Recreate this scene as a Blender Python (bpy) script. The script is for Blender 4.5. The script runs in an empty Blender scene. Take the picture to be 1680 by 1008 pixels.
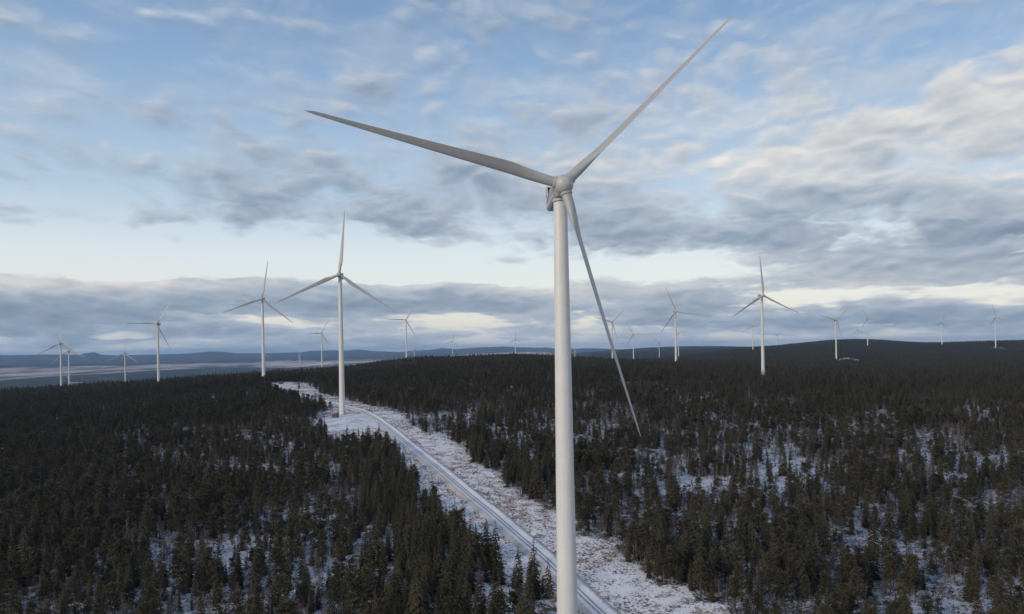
import bpy, math, random
import numpy as np

random.seed(7)
rng = np.random.default_rng(11)
R_ = math.radians
scene = bpy.context.scene
ROOT = scene.collection

# ------------------------------------------------------------------ camera
F, HY, ROLL = 1250.0, 572.0, 0.0170          # focal length and horizon row in photo pixels (1680 wide), camera roll
cam_d = bpy.data.cameras.new('camera')
cam = bpy.data.objects.new('camera', cam_d)
ROOT.objects.link(cam)
cam_d.sensor_fit = 'HORIZONTAL'
cam_d.sensor_width = 36.0
cam_d.lens = 36.0 * F / 1680.0
cam_d.shift_y = (HY - 504.0) / 1680.0
cam_d.clip_start = 1.0
cam_d.clip_end = 120000.0
cam.rotation_mode = 'XYZ'
from mathutils import Matrix, Vector
cam.matrix_world = Matrix.Rotation(R_(90), 4, 'X') @ Matrix.Rotation(-ROLL, 4, 'Z')
scene.camera = cam

# ------------------------------------------------------------------ sun, view
SUN_EL, SUN_AZ = R_(20), R_(-132)             # azimuth clockwise from the view direction (+Y); behind the left shoulder
sun_d = bpy.data.lights.new('sun', 'SUN')
sun_d.energy = 1.4
sun_d.angle = R_(14)
sun_d.color = (1.0, 0.86, 0.70)
sun = bpy.data.objects.new('sun', sun_d)
ROOT.objects.link(sun)
sdir = Vector((math.sin(SUN_AZ) * math.cos(SUN_EL), math.cos(SUN_AZ) * math.cos(SUN_EL), math.sin(SUN_EL)))
sun.rotation_mode = 'QUATERNION'
sun.rotation_quaternion = sdir.to_track_quat('Z', 'Y')
vs = scene.view_settings
scene.display_settings.display_device = 'sRGB'
vs.view_transform = 'Standard'
vs.look = 'None'
vs.gamma = 1.0
vs.exposure = 0.55
vs.use_curve_mapping = False
scene.render.engine = 'CYCLES'
scene.cycles.max_bounces = 6
scene.cycles.diffuse_bounces = 3
scene.cycles.volume_bounces = 0
scene.cycles.transparent_max_bounces = 8
scene.cycles.use_denoising = True
scene.cycles.denoiser = 'OPENIMAGEDENOISE'
scene.cycles.denoising_input_passes = 'RGB_ALBEDO_NORMAL'
scene.cycles.denoising_prefilter = 'ACCURATE'
scene.cycles.pixel_filter_type = 'BLACKMAN_HARRIS'
scene.cycles.filter_width = 1.5


# ------------------------------------------------------------------ node helpers
class NT:
    def __init__(s, tree):
        s.t = tree
        tree.nodes.clear()

    def n(s, kind, **kw):
        nd = s.t.nodes.new(kind)
        for k, v in kw.items():
            setattr(nd, k, v)
        return nd

    def inp(s, sock, v):
        if v is None:
            return
        if isinstance(v, bpy.types.NodeSocket):
            s.t.links.new(v, sock)
        elif isinstance(v, (tuple, list)) and len(v) == 3 and sock.type == 'RGBA':
            sock.default_value = (*v, 1)
        else:
            sock.default_value = v

    def m(s, op, a, b=None, c=None, clamp=False):
        nd = s.n('ShaderNodeMath', operation=op, use_clamp=clamp)
        s.inp(nd.inputs[0], a)
        s.inp(nd.inputs[1], b)
        s.inp(nd.inputs[2], c)
        return nd.outputs[0]

    def v(s, op, a, b=None, scale=None):
        nd = s.n('ShaderNodeVectorMath', operation=op)
        s.inp(nd.inputs[0], a)
        s.inp(nd.inputs[1], b)
        if scale is not None:
            s.inp(nd.inputs['Scale'], scale)
        return nd.outputs[0]

    def xyz(s, x, y, z):
        nd = s.n('ShaderNodeCombineXYZ')
        s.inp(nd.inputs[0], x); s.inp(nd.inputs[1], y); s.inp(nd.inputs[2], z)
        return nd.outputs[0]

    def sep(s, vv):
        nd = s.n('ShaderNodeSeparateXYZ')
        s.inp(nd.inputs[0], vv)
        return nd.outputs

    def noise(s, vec, scale, detail=4, rough=0.5, lac=2.0, dist=0.0):
        nd = s.n('ShaderNodeTexNoise')
        s.inp(nd.inputs['Vector'], vec)
        nd.inputs['Scale'].default_value = scale
        nd.inputs['Detail'].default_value = detail
        nd.inputs['Roughness'].default_value = rough
        nd.inputs['Lacunarity'].default_value = lac
        nd.inputs['Distortion'].default_value = dist
        return nd.outputs[0]

    def smooth(s, x, lo, hi, a=0.0, b=1.0):
        nd = s.n('ShaderNodeMapRange', interpolation_type='SMOOTHSTEP')
        s.inp(nd.inputs[0], x)
        s.inp(nd.inputs[1], lo); s.inp(nd.inputs[2], hi)
        s.inp(nd.inputs[3], a); s.inp(nd.inputs[4], b)
        return nd.outputs[0]

    def lin(s, x, lo, hi, a=0.0, b=1.0):
        nd = s.n('ShaderNodeMapRange')
        s.inp(nd.inputs[0], x)
        s.inp(nd.inputs[1], lo); s.inp(nd.inputs[2], hi)
        s.inp(nd.inputs[3], a); s.inp(nd.inputs[4], b)
        return nd.outputs[0]

    def mix(s, f, a, b):
        nd = s.n('ShaderNodeMix', data_type='RGBA')
        s.inp(nd.inputs[0], f)
        s.inp(nd.inputs[6], a)
        s.inp(nd.inputs[7], b)
        return nd.outputs[2]

    def ramp(s, x, stops, interp='LINEAR'):
        nd = s.n('ShaderNodeValToRGB')
        cr = nd.color_ramp
        cr.interpolation = interp
        while len(cr.elements) < len(stops):
            cr.elements.new(0.5)
        for e, (p, c) in zip(cr.elements, stops):
            e.position = p
            e.color = (*c, 1)
        s.inp(nd.inputs[0], x)
        return nd.outputs[0]


def srgb(r, g, b):
    f = lambda c: (c / 255 / 12.92) if c / 255 <= 0.04045 else ((c / 255 + 0.055) / 1.055) ** 2.4
    return (f(r), f(g), f(b))


# ------------------------------------------------------------------ world: Nishita sky under layers of cloud
# coverage, brightness and warmth of the cloud decks by compass direction and height above the horizon
SKY_X = [0, 240, 480, 720, 960, 1200, 1440, 1680]
SKY_T = {
 0:    [(0,.45,.75,.6),(70,.4,.75,.6),(150,.5,.7,.6),(230,.35,.6,.4),(300,.5,.42,.3),(350,.38,.45,.2),(390,.05,.6,.2),(450,0,.6,.3),(461,.9,.68,.8),(476,1,.62,.7),(490,1,.34,.3),(520,1,.22,.2),(548,1,.25,.1),(560,.8,.42,.1),(578,.7,.52,.2),(600,.7,.5,.2)],
 240:  [(0,.38,.7,.4),(70,.25,.7,.4),(150,.3,.7,.5),(230,.4,.6,.4),(290,.5,.45,.3),(340,.5,.4,.2),(375,.3,.45,.2),(405,0,.6,.3),(450,0,.6,.3),(460,.9,.70,.8),(474,1,.6,.7),(490,1,.32,.3),(525,1,.2,.2),(545,1,.3,.1),(565,.8,.45,.1),(600,.7,.5,.2)],
 480:  [(0,.42,.65,.4),(70,.4,.7,.5),(140,.5,.7,.6),(200,.45,.65,.5),(260,.6,.5,.4),(310,.65,.42,.2),(350,.68,.38,.2),(385,.4,.42,.2),(410,.05,.6,.3),(452,0,.6,.3),(463,.9,.58,.6),(482,1,.34,.3),(506,1,.25,.2),(520,.45,.55,.3),(540,.9,.36,.2),(600,.7,.5,.2)],
 720:  [(0,.55,.6,.5),(70,.55,.65,.5),(140,.5,.7,.6),(200,.5,.65,.5),(260,.65,.5,.4),(310,.72,.4,.3),(360,.75,.33,.3),(390,.5,.4,.3),(415,.15,.6,.4),(460,0,.6,.3),(473,.9,.5,.4),(490,1,.28,.3),(513,1,.26,.3),(526,.12,.7,.5),(545,.6,.5,.3),(600,.6,.5,.3)],
 960:  [(0,.35,.65,.5),(70,.45,.6,.5),(140,.45,.7,.6),(210,.55,.6,.6),(270,.7,.55,.6),(320,.85,.4,.4),(360,.9,.33,.3),(395,.9,.3,.3),(420,.5,.45,.3),(440,.02,.8,.3),(462,.35,.7,.6),(476,.95,.66,.8),(495,1,.36,.4),(530,.75,.45,.3),(556,.6,.5,.5),(600,.3,.8,.9)],
 1200: [(0,.35,.65,.5),(70,.4,.65,.5),(140,.55,.7,.7),(190,.85,.85,.8),(230,.55,.6,.6),(270,1,.8,.8),(310,1,.5,.5),(350,1,.3,.3),(395,1,.28,.3),(425,.5,.6,.5),(446,.12,.8,.5),(475,.75,.5,.4),(500,.9,.36,.3),(525,1,.24,.2),(545,.8,.42,.3),(600,.2,.9,.9)],
 1440: [(0,.35,.65,.4),(70,.45,.65,.5),(130,.4,.7,.6),(180,.55,.75,.8),(230,.9,.72,.8),(275,1,.6,.6),(320,1,.38,.4),(370,1,.24,.3),(410,1,.28,.3),(440,.9,.5,.5),(462,.75,.6,.6),(478,.12,.85,.6),(494,.8,.5,.4),(520,1,.22,.2),(548,.6,.5,.3),(600,.15,.9,.9)],
 1680: [(0,.6,.65,.5),(60,.45,.65,.5),(120,.7,.8,.8),(170,.95,.8,.8),(220,.85,.7,.7),(270,.85,.6,.6),(320,1,.42,.4),(365,1,.26,.3),(405,1,.3,.3),(440,.95,.35,.4),(465,.45,.6,.5),(484,.1,.9,.6),(502,.9,.42,.3),(525,1,.24,.2),(548,.5,.6,.4),(600,.15,.9,.9)],
}
world = bpy.data.worlds.new('World')
scene.world = world
world.use_nodes = True
W = NT(world.node_tree)
out = W.n('ShaderNodeOutputWorld')
bg = W.n('ShaderNodeBackground')
SKY_K = 0.10
bg.inputs[1].default_value = SKY_K
sky = W.n('ShaderNodeTexSky')
sky.sky_type = 'NISHITA'
sky.sun_disc = False
sky.sun_elevation = SUN_EL
sky.sun_rotation = SUN_AZ
sky.altitude = 500
sky.air_density = 1.0
sky.dust_density = 0.6
sky.ozone_density = 1.4
tc = W.n('ShaderNodeTexCoord')
d = tc.outputs['Generated']
dx, dy, dz = W.sep(d)
az = W.m('ARCTAN2', dx, dy)
el = W.m('ARCSINE', dz)
# wobble so that no deck has a ruled edge
q = W.xyz(W.m('MULTIPLY', az, 1.0), W.m('MULTIPLY', el, 4.2), 0.0)
wob = W.noise(q, 9.0, 4, 0.5)
wob2 = W.noise(W.v('ADD', q, (3.1, 7.7, 1.0)), 3.2, 3, 0.5)
el2 = W.m('ADD', el, W.m('MULTIPLY', W.m('SUBTRACT', wob, 0.5), W.lin(el, 0.02, 0.42, 0.011, 0.12)))
az2 = W.m('ADD', az, W.m('MULTIPLY', W.m('SUBTRACT', wob2, 0.5), 0.22))
EL0, EL1 = -0.03, 0.47                          # ramp range of elevation
tt = W.lin(el2, EL0, EL1)
acc = None
azs = [math.atan((x - 840) / F) for x in SKY_X]
for i, x in enumerate(SKY_X):
    stops = []
    for (py, c, b, w) in SKY_T[x]:
        e = math.atan((HY - (x - 840) * 0.017 - py) / F * math.cos(azs[i]))
        hi_ = min(1.0, max(0.0, (300 - py) / 120)) * min(1.0, max(0.15, (1300 - x) / 500))
        b, w = b * (1 - 0.30 * hi_), w * (1 - 0.35 * hi_)
        if x >= 960 and 240 < py < 415:
            c, b = min(c, 0.74), b + 0.08
        stops.append(((e - EL0) / (EL1 - EL0), (c, b, w)))
    stops = sorted((max(0, min(1, p)), c) for p, c in stops)
    col = W.ramp(tt, stops)
    a = azs[i]
    up = W.lin(az2, azs[i - 1], a) if i else None
    dn = W.lin(az2, a, azs[i + 1], 1.0, 0.0) if i < len(SKY_X) - 1 else None
    w = up if dn is None else dn if up is None else W.m('MINIMUM', up, dn)
    term = W.v('SCALE', col, scale=w)
    acc = term if acc is None else W.v('ADD', acc, term)
cov, bri, warm = W.sep(acc)
for (cpx, cpy, wx, wy) in ((212, 557, 58, 6.0),):
    ca, ce = math.atan((cpx - 840) / F), math.atan((HY - (cpx - 840) * 0.017 - cpy) / F)
    ex = W.m('DIVIDE', W.m('SUBTRACT', W.m('ADD', az, W.m('MULTIPLY', W.m('SUBTRACT', wob2, 0.5), 0.05)), ca), wx / F * 0.7)
    ey = W.m('SUBTRACT', W.m('ADD', el, W.m('MULTIPLY', W.m('SUBTRACT', wob, 0.5), 0.006)), ce)
    ey = W.m('ADD', ey, W.m('MULTIPLY', W.m('SUBTRACT', W.noise(W.xyz(az, W.m('MULTIPLY', el, 1.5), 0.0), 38.0, 3, 0.5), 0.56), 0.008))
    ey = W.m('DIVIDE', ey, W.smooth(ey, -0.0005, 0.0015, wy / F * 0.45, wy / F * 1.2))
    blob = W.smooth(W.m('ADD', W.m('MULTIPLY', ex, ex), W.m('MULTIPLY', ey, ey)), 0.1, 1.9, 0.62, 0.0)
    cov = W.m('ADD', cov, blob)
    bri = W.m('ADD', W.m('MULTIPLY', bri, W.m('SUBTRACT', 1.0, blob)), W.m('MULTIPLY', blob, 0.98 if wx > 20 else 0.75))
    warm = W.m('ADD', warm, blob, clamp=True)
# cloud texture: puffs on a flat deck overhead, long streaks toward the horizon
den = W.m('ADD', W.m('MAXIMUM', dz, 0.0), 0.22)
pl = W.xyz(W.m('DIVIDE', dx, den), W.m('DIVIDE', dy, den), 0.0)
pl = W.v('ADD', pl, W.v('SCALE', W.xyz(wob2, wob, 0.0), scale=0.35))


def billow(vec, scale):
    return W.m('ABSOLUTE', W.m('MULTIPLY_ADD', W.noise(vec, scale, 2.0, 0.4), 2.0, -1.0))


# puffs shrink and flatten toward the horizon, as a level deck does
qh = W.m('POWER', W.m('MAXIMUM', W.m('ADD', el, 0.03), 0.001), 0.62)
qp = W.xyz(W.m('MULTIPLY', az, W.lin(el, 0.0, 0.42, 1.15, 0.82)), W.m('MULTIPLY', qh, 2.15), 0.0)
qp = W.v('ADD', qp, W.v('SCALE', W.xyz(wob2, wob, 0.0), scale=0.06))
SHEAR = W.xyz(W.m('MULTIPLY', qh, -0.15), W.m('MULTIPLY', az, 0.10), 0.0)
qp = W.v('ADD', qp, SHEAR)


def puffs(off):
    vq = W.v('ADD', qp, off)
    b_ = W.m('ADD', W.noise(vq, 7.0, 5, 0.52), W.m('MULTIPLY', billow(vq, 12.5), 0.42))
    b_ = W.m('ADD', b_, W.m('MULTIPLY', billow(W.v('ADD', vq, (5.0, 1.0, 0.0)), 27.0), 0.15))
    return W.m('SUBTRACT', b_, 0.122)


n1 = puffs((0, 0, 0))
n2 = puffs((-0.006, 0.020, 0.0))
streak = W.noise(W.v('MULTIPLY', q, (0.8, 2.0, 1.0)), 8.0, 4, 0.5)
sk = W.smooth(el, 0.02, 0.15, 1.0, 0.0)
n1 = W.m('ADD', n1, W.m('MULTIPLY', W.m('SUBTRACT', streak, 0.5), sk))
n2 = W.m('ADD', n2, W.m('MULTIPLY', W.m('SUBTRACT', streak, 0.5), sk))
fine = W.noise(qp, 44.0, 4, 0.6)
nn = W.m('ADD', n1, W.m('MULTIPLY', W.m('SUBTRACT', fine, 0.5), 0.10))
thr = W.m('ADD', W.m('MULTIPLY', W.m('SUBTRACT', cov, 0.5), 0.56), nn)
alpha = W.smooth(thr, W.smooth(el, 0.08, 0.22, 0.36, 0.31), W.smooth(el, 0.08, 0.22, 0.56, 0.66))
veil = W.m('MULTIPLY', W.smooth(W.noise(qp, 8.0, 5, 0.55), 0.34, 0.66), W.m('MULTIPLY', W.smooth(el, 0.14, 0.28), 0.55))
alpha = W.m('MAXIMUM', alpha, veil)
relief = W.m('MULTIPLY', W.m('SUBTRACT', n1, n2), W.smooth(el, 0.05, 0.14, 0.9, 1.15))
body = W.m('MULTIPLY', W.m('SUBTRACT', nn, 0.5), -0.55)
lit = W.m('ADD', W.m('ADD', bri, relief), body, clamp=True)
c_cold = W.ramp(lit, [(0.0, srgb(108, 130, 156)), (0.3, srgb(138, 158, 180)), (0.6, srgb(180, 194, 212)), (1.0, srgb(232, 238, 242))])
c_warm = W.ramp(lit, [(0.0, srgb(118, 130, 148)), (0.3, srgb(152, 160, 172)), (0.6, srgb(196, 196, 196)), (1.0, srgb(246, 236, 222))])
ccol = W.mix(warm, c_cold, c_warm)
ccol = W.v('SCALE', ccol, scale=1.0 / SKY_K)
alpha = W.m('MULTIPLY', alpha, W.lin(el, 0.15, 0.45, 0.96, 0.72))
horizon_air = W.ramp(W.lin(el, -0.02, 1.4), [(0.0, srgb(176, 192, 209)), (0.026, srgb(206, 214, 220)), (0.040, srgb(232, 231, 222)), (0.062, srgb(240, 241, 234)), (0.10, srgb(230, 240, 244)),
                                            (0.15, srgb(192, 216, 236)), (0.24, srgb(150, 184, 220)), (0.34, srgb(112, 150, 196)), (1.0, srgb(62, 104, 168))])
horizon_air = W.v('SCALE', horizon_air, scale=1.0 / SKY_K)
clear = W.mix(0.80, W.v('MULTIPLY', sky.outputs[0], (1.25, 1.05, 1.0)), horizon_air)
res = W.v('SCALE', W.mix(alpha, clear, ccol), scale=0.70)
W.inp(bg.inputs[0], res)
W.inp(out.inputs[0], bg.outputs[0])
world.cycles.sampling_method = 'MANUAL'
world.cycles.sample_map_resolution = 512


# ------------------------------------------------------------------ object helpers
def link(o, parent=None):
    ROOT.objects.link(o)
    if parent is not None:
        o.parent = parent
    return o


def mesh_from(name, V, Fc, mats=(), midx=None, smooth=False):
    me = bpy.data.meshes.new(name)
    me.from_pydata([tuple(v) for v in V], [], [tuple(f) for f in Fc])
    for m_ in mats:
        me.materials.append(m_)
    if midx is not None:
        me.polygons.foreach_set('material_index', np.array(midx, dtype=np.int32))
    if smooth:
        me.polygons.foreach_set('use_smooth', np.ones(len(me.polygons), dtype=bool))
    me.update()
    return me


def tag(o, label, cat, group=None):
    o['label'] = label
    o['category'] = cat
    if group:
        o['group'] = group
    return o


class MB:
    def __init__(s):
        s.V, s.F = [], []

    def add(s, V, Fc):
        k = len(s.V)
        s.V += [tuple(v) for v in V]
        s.F += [tuple(i + k for i in f) for f in Fc]

    def box(s, c, sz, cham=0.0, taper=None):
        x, y, z = [q_ / 2 for q_ in sz]
        if cham <= 0:
            V = [(c[0] + a * x, c[1] + b * y, c[2] + e * z) for e in (-1, 1) for a, b in ((-1, -1), (1, -1), (1, 1), (-1, 1))]
            s.add(V, [(3, 2, 1, 0), (4, 5, 6, 7), (0, 1, 5, 4), (1, 2, 6, 5), (2, 3, 7, 6), (3, 0, 4, 7)])
            return
        h = cham
        rings = []
        for zz, ins in ((-z, h), (-z + h, 0), (z - h, 0), (z, h)):
            ax, ay = x - ins, y - ins
            rings.append([(c[0] + px_, c[1] + py_, c[2] + zz) for px_, py_ in
                          ((-ax + h, -ay), (ax - h, -ay), (ax, -ay + h), (ax, ay - h), (ax - h, ay), (-ax + h, ay), (-ax, ay - h), (-ax, -ay + h))])
        s.rings(rings)

    def rings(s, rings, cap=True):
        n = len(rings[0])
        V = [p for r in rings for p in r]
        Fc = []
        for j in range(len(rings) - 1):
            for i in range(n):
                a, b = j * n + i, j * n + (i + 1) % n
                Fc.append((a, b, b + n, a + n))
        if cap:
            Fc.append(tuple(range(n))[::-1])
            Fc.append(tuple((len(rings) - 1) * n + i for i in range(n)))
        s.add(V, Fc)

    def lathe(s, prof, n=32, axis='Z', c=(0, 0, 0), cap=True):
        rg = []
        for r, h in prof:
            ring = []
            for i in range(n):
                t = 2 * math.pi * i / n
                a, b = r * math.cos(t), r * math.sin(t)
                ring.append((c[0] + a, c[1] + b, c[2] + h) if axis == 'Z' else (c[0] + a, c[1] - h, c[2] + b))
            rg.append(ring)
        s.rings(rg, cap)

    def tube(s, p0, p1, r0, r1=None, n=6):
        r1 = r0 if r1 is None else r1
        p0, p1 = Vector(p0), Vector(p1)
        dd = (p1 - p0).normalized()
        u = dd.orthogonal().normalized()
        w = dd.cross(u)
        s.rings([[tuple(p + (u * math.cos(2 * math.pi * i / n) + w * math.sin(2 * math.pi * i / n)) * r) for i in range(n)]
                 for p, r in ((p0, r0), (p1, r1))])

    def mesh(s, name, mats, smooth=False, autos=None):
        me = mesh_from(name, s.V, s.F, mats, smooth=smooth)
        if autos:
            me.set_sharp_from_angle(angle=R_(autos))
        return me

    def build(s, name, mat, parent=None, smooth=False, autos=None):
        return link(bpy.data.objects.new(name, s.mesh(name, [mat], smooth, autos)), parent)


# ------------------------------------------------------------------ value noise for the ground
def _hash(ix, iy, seed):
    h = (ix.astype(np.int64) * 374761393 + iy.astype(np.int64) * 668265263 + seed * 974634777) & 0xffffffff
    h = ((h ^ (h >> 13)) * 1274126177) & 0xffffffff
    h = (h ^ (h >> 16)) & 0xffffffff
    return h / 4294967295.0


def vnoise(x, y, seed=0):
    ix, iy = np.floor(x), np.floor(y)
    fx, fy = x - ix, y - iy
    fx, fy = fx * fx * fx * (fx * (fx * 6 - 15) + 10), fy * fy * fy * (fy * (fy * 6 - 15) + 10)
    a, b = _hash(ix, iy, seed), _hash(ix + 1, iy, seed)
    c, e = _hash(ix, iy + 1, seed), _hash(ix + 1, iy + 1, seed)
    return (a * (1 - fx) + b * fx) * (1 - fy) + (c * (1 - fx) + e * fx) * fy


def fbm(x, y, wl, octv=4, seed=0, gain=0.5):
    s, a, t = 0.0, 1.0, 0.0
    for k in range(octv):
        s = s + a * vnoise(x / wl + 17.3 * k, y / wl - 9.1 * k, seed + k)
        t += a
        a *= gain
        wl /= 2.03
    return s / t


# ------------------------------------------------------------------ terrain heights (metres, camera at z = 0)
TX = [-300, 0, 200, 430, 560, 700, 850, 1000, 1130, 1250, 1400, 1550, 1680, 2000]
TD = {
 40:    [-108] * 14,
 186:   [-104, -104, -102, -100, -98, -97, -97, -97, -97, -97, -98, -98, -98, -98],
 280:   [-100, -99, -97, -95, -94, -93, -93, -93, -93, -93, -93, -93, -93, -93],
 400:   [-94, -93, -91, -89, -88, -87, -87, -87, -86, -85, -85, -85, -85, -85],
 550:   [-88, -87, -84, -79, -77, -75, -76, -77, -77, -76, -76, -76, -76, -76],
 737:   [-82, -80, -75, -67, -62.6, -62, -62, -65, -67, -67, -67, -68, -68, -68],
 950:   [-78, -76, -70, -59, -56, -52, -50, -55, -58, -58, -60, -62, -62, -62],
 1230:  [-78, -76, -67, -50, -50, -43, -38, -46, -52, -57, -58, -60, -60, -60],
 1600:  [-85, -82, -71, -58, -50, -38, -32, -43, -50, -56, -60, -62, -62, -62],
 2000:  [-108, -104, -88, -66, -58, -37, -31, -48, -56, -60, -66, -66, -66, -66],
 2600:  [-160, -150, -125, -92, -68, -38, -42, -56, -66, -66, -64, -66, -66, -66],
 3300:  [-205, -200, -180, -145, -105, -64, -58, -72, -76, -60, -50, -52, -52, -52],
 4200:  [-228, -225, -220, -205, -150, -95, -80, -95, -72, -34, -28, -24, -22, -22],
 5500:  [-236, -234, -232, -222, -180, -120, -100, -125, -80, -40, 10, -26, -20, -20],
 7500:  [-238, -236, -234, -230, -205, -160, -140, -120, -70, -40, 0, -40, -50, -50],
 9500:  [-238, -236, -234, -230, -215, -190, -150, -34, -5, -30, -60, -80, -80, -80],
 12500: [-236, -234, -232, -228, -222, -200, -105, -120, -90, -90, -100, -100, -100, -100],
 16500: [-232, -230, -226, -222, -215, -190, -85, -120, -110, -110, -110, -110, -110, -110],
 22000: [-170, -165, -170, -190, -180, -150, -110, -110, -110, -110, -110, -110, -110, -110],
 28000: [-30, -25, -30, -60, -20, -20, -55, -70, -90, -90, -90, -90, -90, -90],
 34000: [75, 70, 62, 55, 60, 60, 10, 0, -40, -60, -60, -60, -60, -60],
 46000: [20, 20, 20, 10, 10, 10, -20, -20, -40, -60, -60, -60, -60, -60],
}
_th = [math.atan((x - 840) / F) for x in TX]
_lnD = np.log(np.array(sorted(TD)))
_Z = np.array([TD[k] for k in sorted(TD)], float)
# close the circle behind the camera: fade to the mean of the two edges
_thx = np.array([_th[-1] - 2 * math.pi] + [-math.pi] + _th + [math.pi] + [_th[0] + 2 * math.pi])
_back = (_Z[:, :1] + _Z[:, -1:]) / 2
_Z = np.hstack([_Z[:, -1:], _back, _Z, _back, _Z[:, :1]])


def _slopes(x, y, axis):
    y = np.moveaxis(y, axis, 0)
    h = np.diff(x)[:, None]
    dlt = np.diff(y, axis=0) / h
    m_ = np.zeros_like(y)
    a, b = dlt[:-1], dlt[1:]
    w1, w2 = 2 * h[1:] + h[:-1], h[1:] + 2 * h[:-1]
    same = (a * b) > 0
    with np.errstate(divide='ignore', invalid='ignore'):
        hm = (w1 + w2) / (w1 / a + w2 / b)
    m_[1:-1] = np.where(same, hm, 0)
    return np.moveaxis(m_, 0, axis)


def _herm(t, h, y0, y1, m0, m1):
    t2, t3 = t * t, t * t * t
    return (2 * t3 - 3 * t2 + 1) * y0 + (t3 - 2 * t2 + t) * h * m0 + (-2 * t3 + 3 * t2) * y1 + (t3 - t2) * h * m1


_MD = _slopes(_lnD, _Z, 0)


def base_z(X, Y):
    X, Y = np.asarray(X, float), np.asarray(Y, float)
    sh = X.shape
    X, Y = X.ravel(), Y.ravel()
    D = np.maximum(np.hypot(X, Y), 41.0)
    th = np.arctan2(X, Y)
    # the table is by depth in the view, so undo the slant inside the view cone
    l = np.log(D * np.clip(np.cos(th), 0.75, 1.0))
    l = np.clip(l, _lnD[0], _lnD[-1] - 1e-6)
    j = np.clip(np.searchsorted(_lnD, l, side='right') - 1, 0, len(_lnD) - 2)
    h = _lnD[j + 1] - _lnD[j]
    t = (l - _lnD[j]) / h
    i = np.clip(np.searchsorted(_thx, th, side='right') - 1, 1, len(_thx) - 3)

    def col(k):
        return _herm(t, h, _Z[j, k], _Z[j + 1, k], _MD[j, k], _MD[j + 1, k])
    z0, z1, z2, z3 = col(i - 1), col(i), col(i + 1), col(i + 2)
    h0, h1, h2 = _thx[i] - _thx[i - 1], _thx[i + 1] - _thx[i], _thx[i + 2] - _thx[i + 1]
    s0, s1, s2 = (z1 - z0) / h0, (z2 - z1) / h1, (z3 - z2) / h2
    m1 = np.where(s0 * s1 > 0, 2 * s0 * s1 / (s0 + s1 + 1e-12 * np.sign(s0 + s1 + 1e-20)), 0)
    m2 = np.where(s1 * s2 > 0, 2 * s1 * s2 / (s1 + s2 + 1e-12 * np.sign(s1 + s2 + 1e-20)), 0)
    u = (th - _thx[i]) / h1
    return _herm(u, h1, z1, z2, m1, m2).reshape(sh)


def smoothstep(x, a, b):
    t = np.clip((x - a) / (b - a), 0, 1)
    return t * t * (3 - 2 * t)


SKY_PTS = [(-400, 586), (0, 583.7), (46, 583), (77, 582.2), (129, 582.4), (142, 580), (155, 578.6), (166, 582.6), (193, 583.2), (258, 581.6), (310, 580.4), (343, 577.3),
           (369, 577.8), (387, 579.8), (420, 580), (450, 579.4), (491, 578.2), (509, 576), (548, 575), (568, 575.5), (588, 573.8), (613, 576.3), (640, 577),
           (658, 577.8), (682, 574.5), (705, 574.5), (725, 571.2), (749, 573), (780, 570.6), (827, 568.8), (854, 570), (886, 571), (896, 570.4), (905, 571.6),
           (936, 573), (957, 571.6), (979, 571.8), (1040, 574), (1100, 576), (2000, 575)]
SKYX, SKYY = [p[0] for p in SKY_PTS], [p[1] for p in SKY_PTS]


def _at(px, D):
    return ((px - 840) / F * D, D)


# banks of snowy fill around far turbine pads: x, y, half width, half depth, height
BUMPS = [(*_at(1391, 2380), 22, 75, 18.0), (*_at(1640, 3400), 20, 70, 15.0), (*_at(1103, 1790), 40, 26, 7.5), (*_at(1133, 1775), 30, 20, 5.5), (*_at(690, 5000), 90, 120, 10.0),
         (*_at(1236, 4040), 24, 60, 7.0), (*_at(738, 2500), 40, 40, 6.0)]


def ground(X, Y):
    X, Y = np.asarray(X, float), np.asarray(Y, float)
    D = np.hypot(X, Y)
    z = base_z(X, Y)
    z = z + (fbm(X, Y, 90, 3, 3) - 0.5) * 3.0 * smoothstep(D, 150, 500)
    z = z + (fbm(X, Y, 700, 3, 8) - 0.5) * 14.0 * smoothstep(D, 2400, 5000)
    # the two blue ranges on the horizon, with the skyline of the photo
    px = 840 + F * np.tan(np.clip(np.arctan2(X, Y), -1.2, 1.2))
    top = np.interp(px, SKYX, SKYY)
    h30 = ((HY - (px - 840) * 0.017) - top) / F * 30000.0
    side = smoothstep(px, 1100, 1000)
    low = np.clip(fbm(px, px * 0 + 3.3, 70, 4, 61) * 230 - 205, -200, 0)
    far = smoothstep(D, 20500, 23000)
    z = z * (1 - far) + far * (-170 + (fbm(X, Y, 2600, 4, 21) - 0.5) * 60)
    z = np.where(D > 20000, np.maximum(z, -190 + (h30 + 190) * np.exp(-((D - 30000) / 3600.0) ** 2) * side), z)
    z = np.where(D > 19000, np.maximum(z, -190 + (low * 0.75 + 115) * np.exp(-((D - 24500) / 1800.0) ** 2) * side), z)
    for bx, by, rx, ry, hh in BUMPS:
        z = z + hh * np.exp(-np.abs((X - bx) / rx) ** 3 - np.abs((Y - by) / ry) ** 3)
    mid = smoothstep(D, 6000, 9000) * (1 - smoothstep(D, 17000, 24000))
    z = z + (fbm(X, Y, 1600, 4, 31) - 0.5) * 30.0 * mid
    return z


def proj(X, Y, Z):
    x, y = F * X / Y, F * Z / Y
    c, s = math.cos(ROLL), math.sin(ROLL)
    return 840 + c * x - s * y, HY - (s * x + c * y)


def ray(px, py):
    xi, yi = px - 840, HY - py
    c, s = math.cos(ROLL), math.sin(ROLL)
    x, z = c * xi + s * yi, -s * xi + c * yi
    return x / F, z / F


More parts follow.
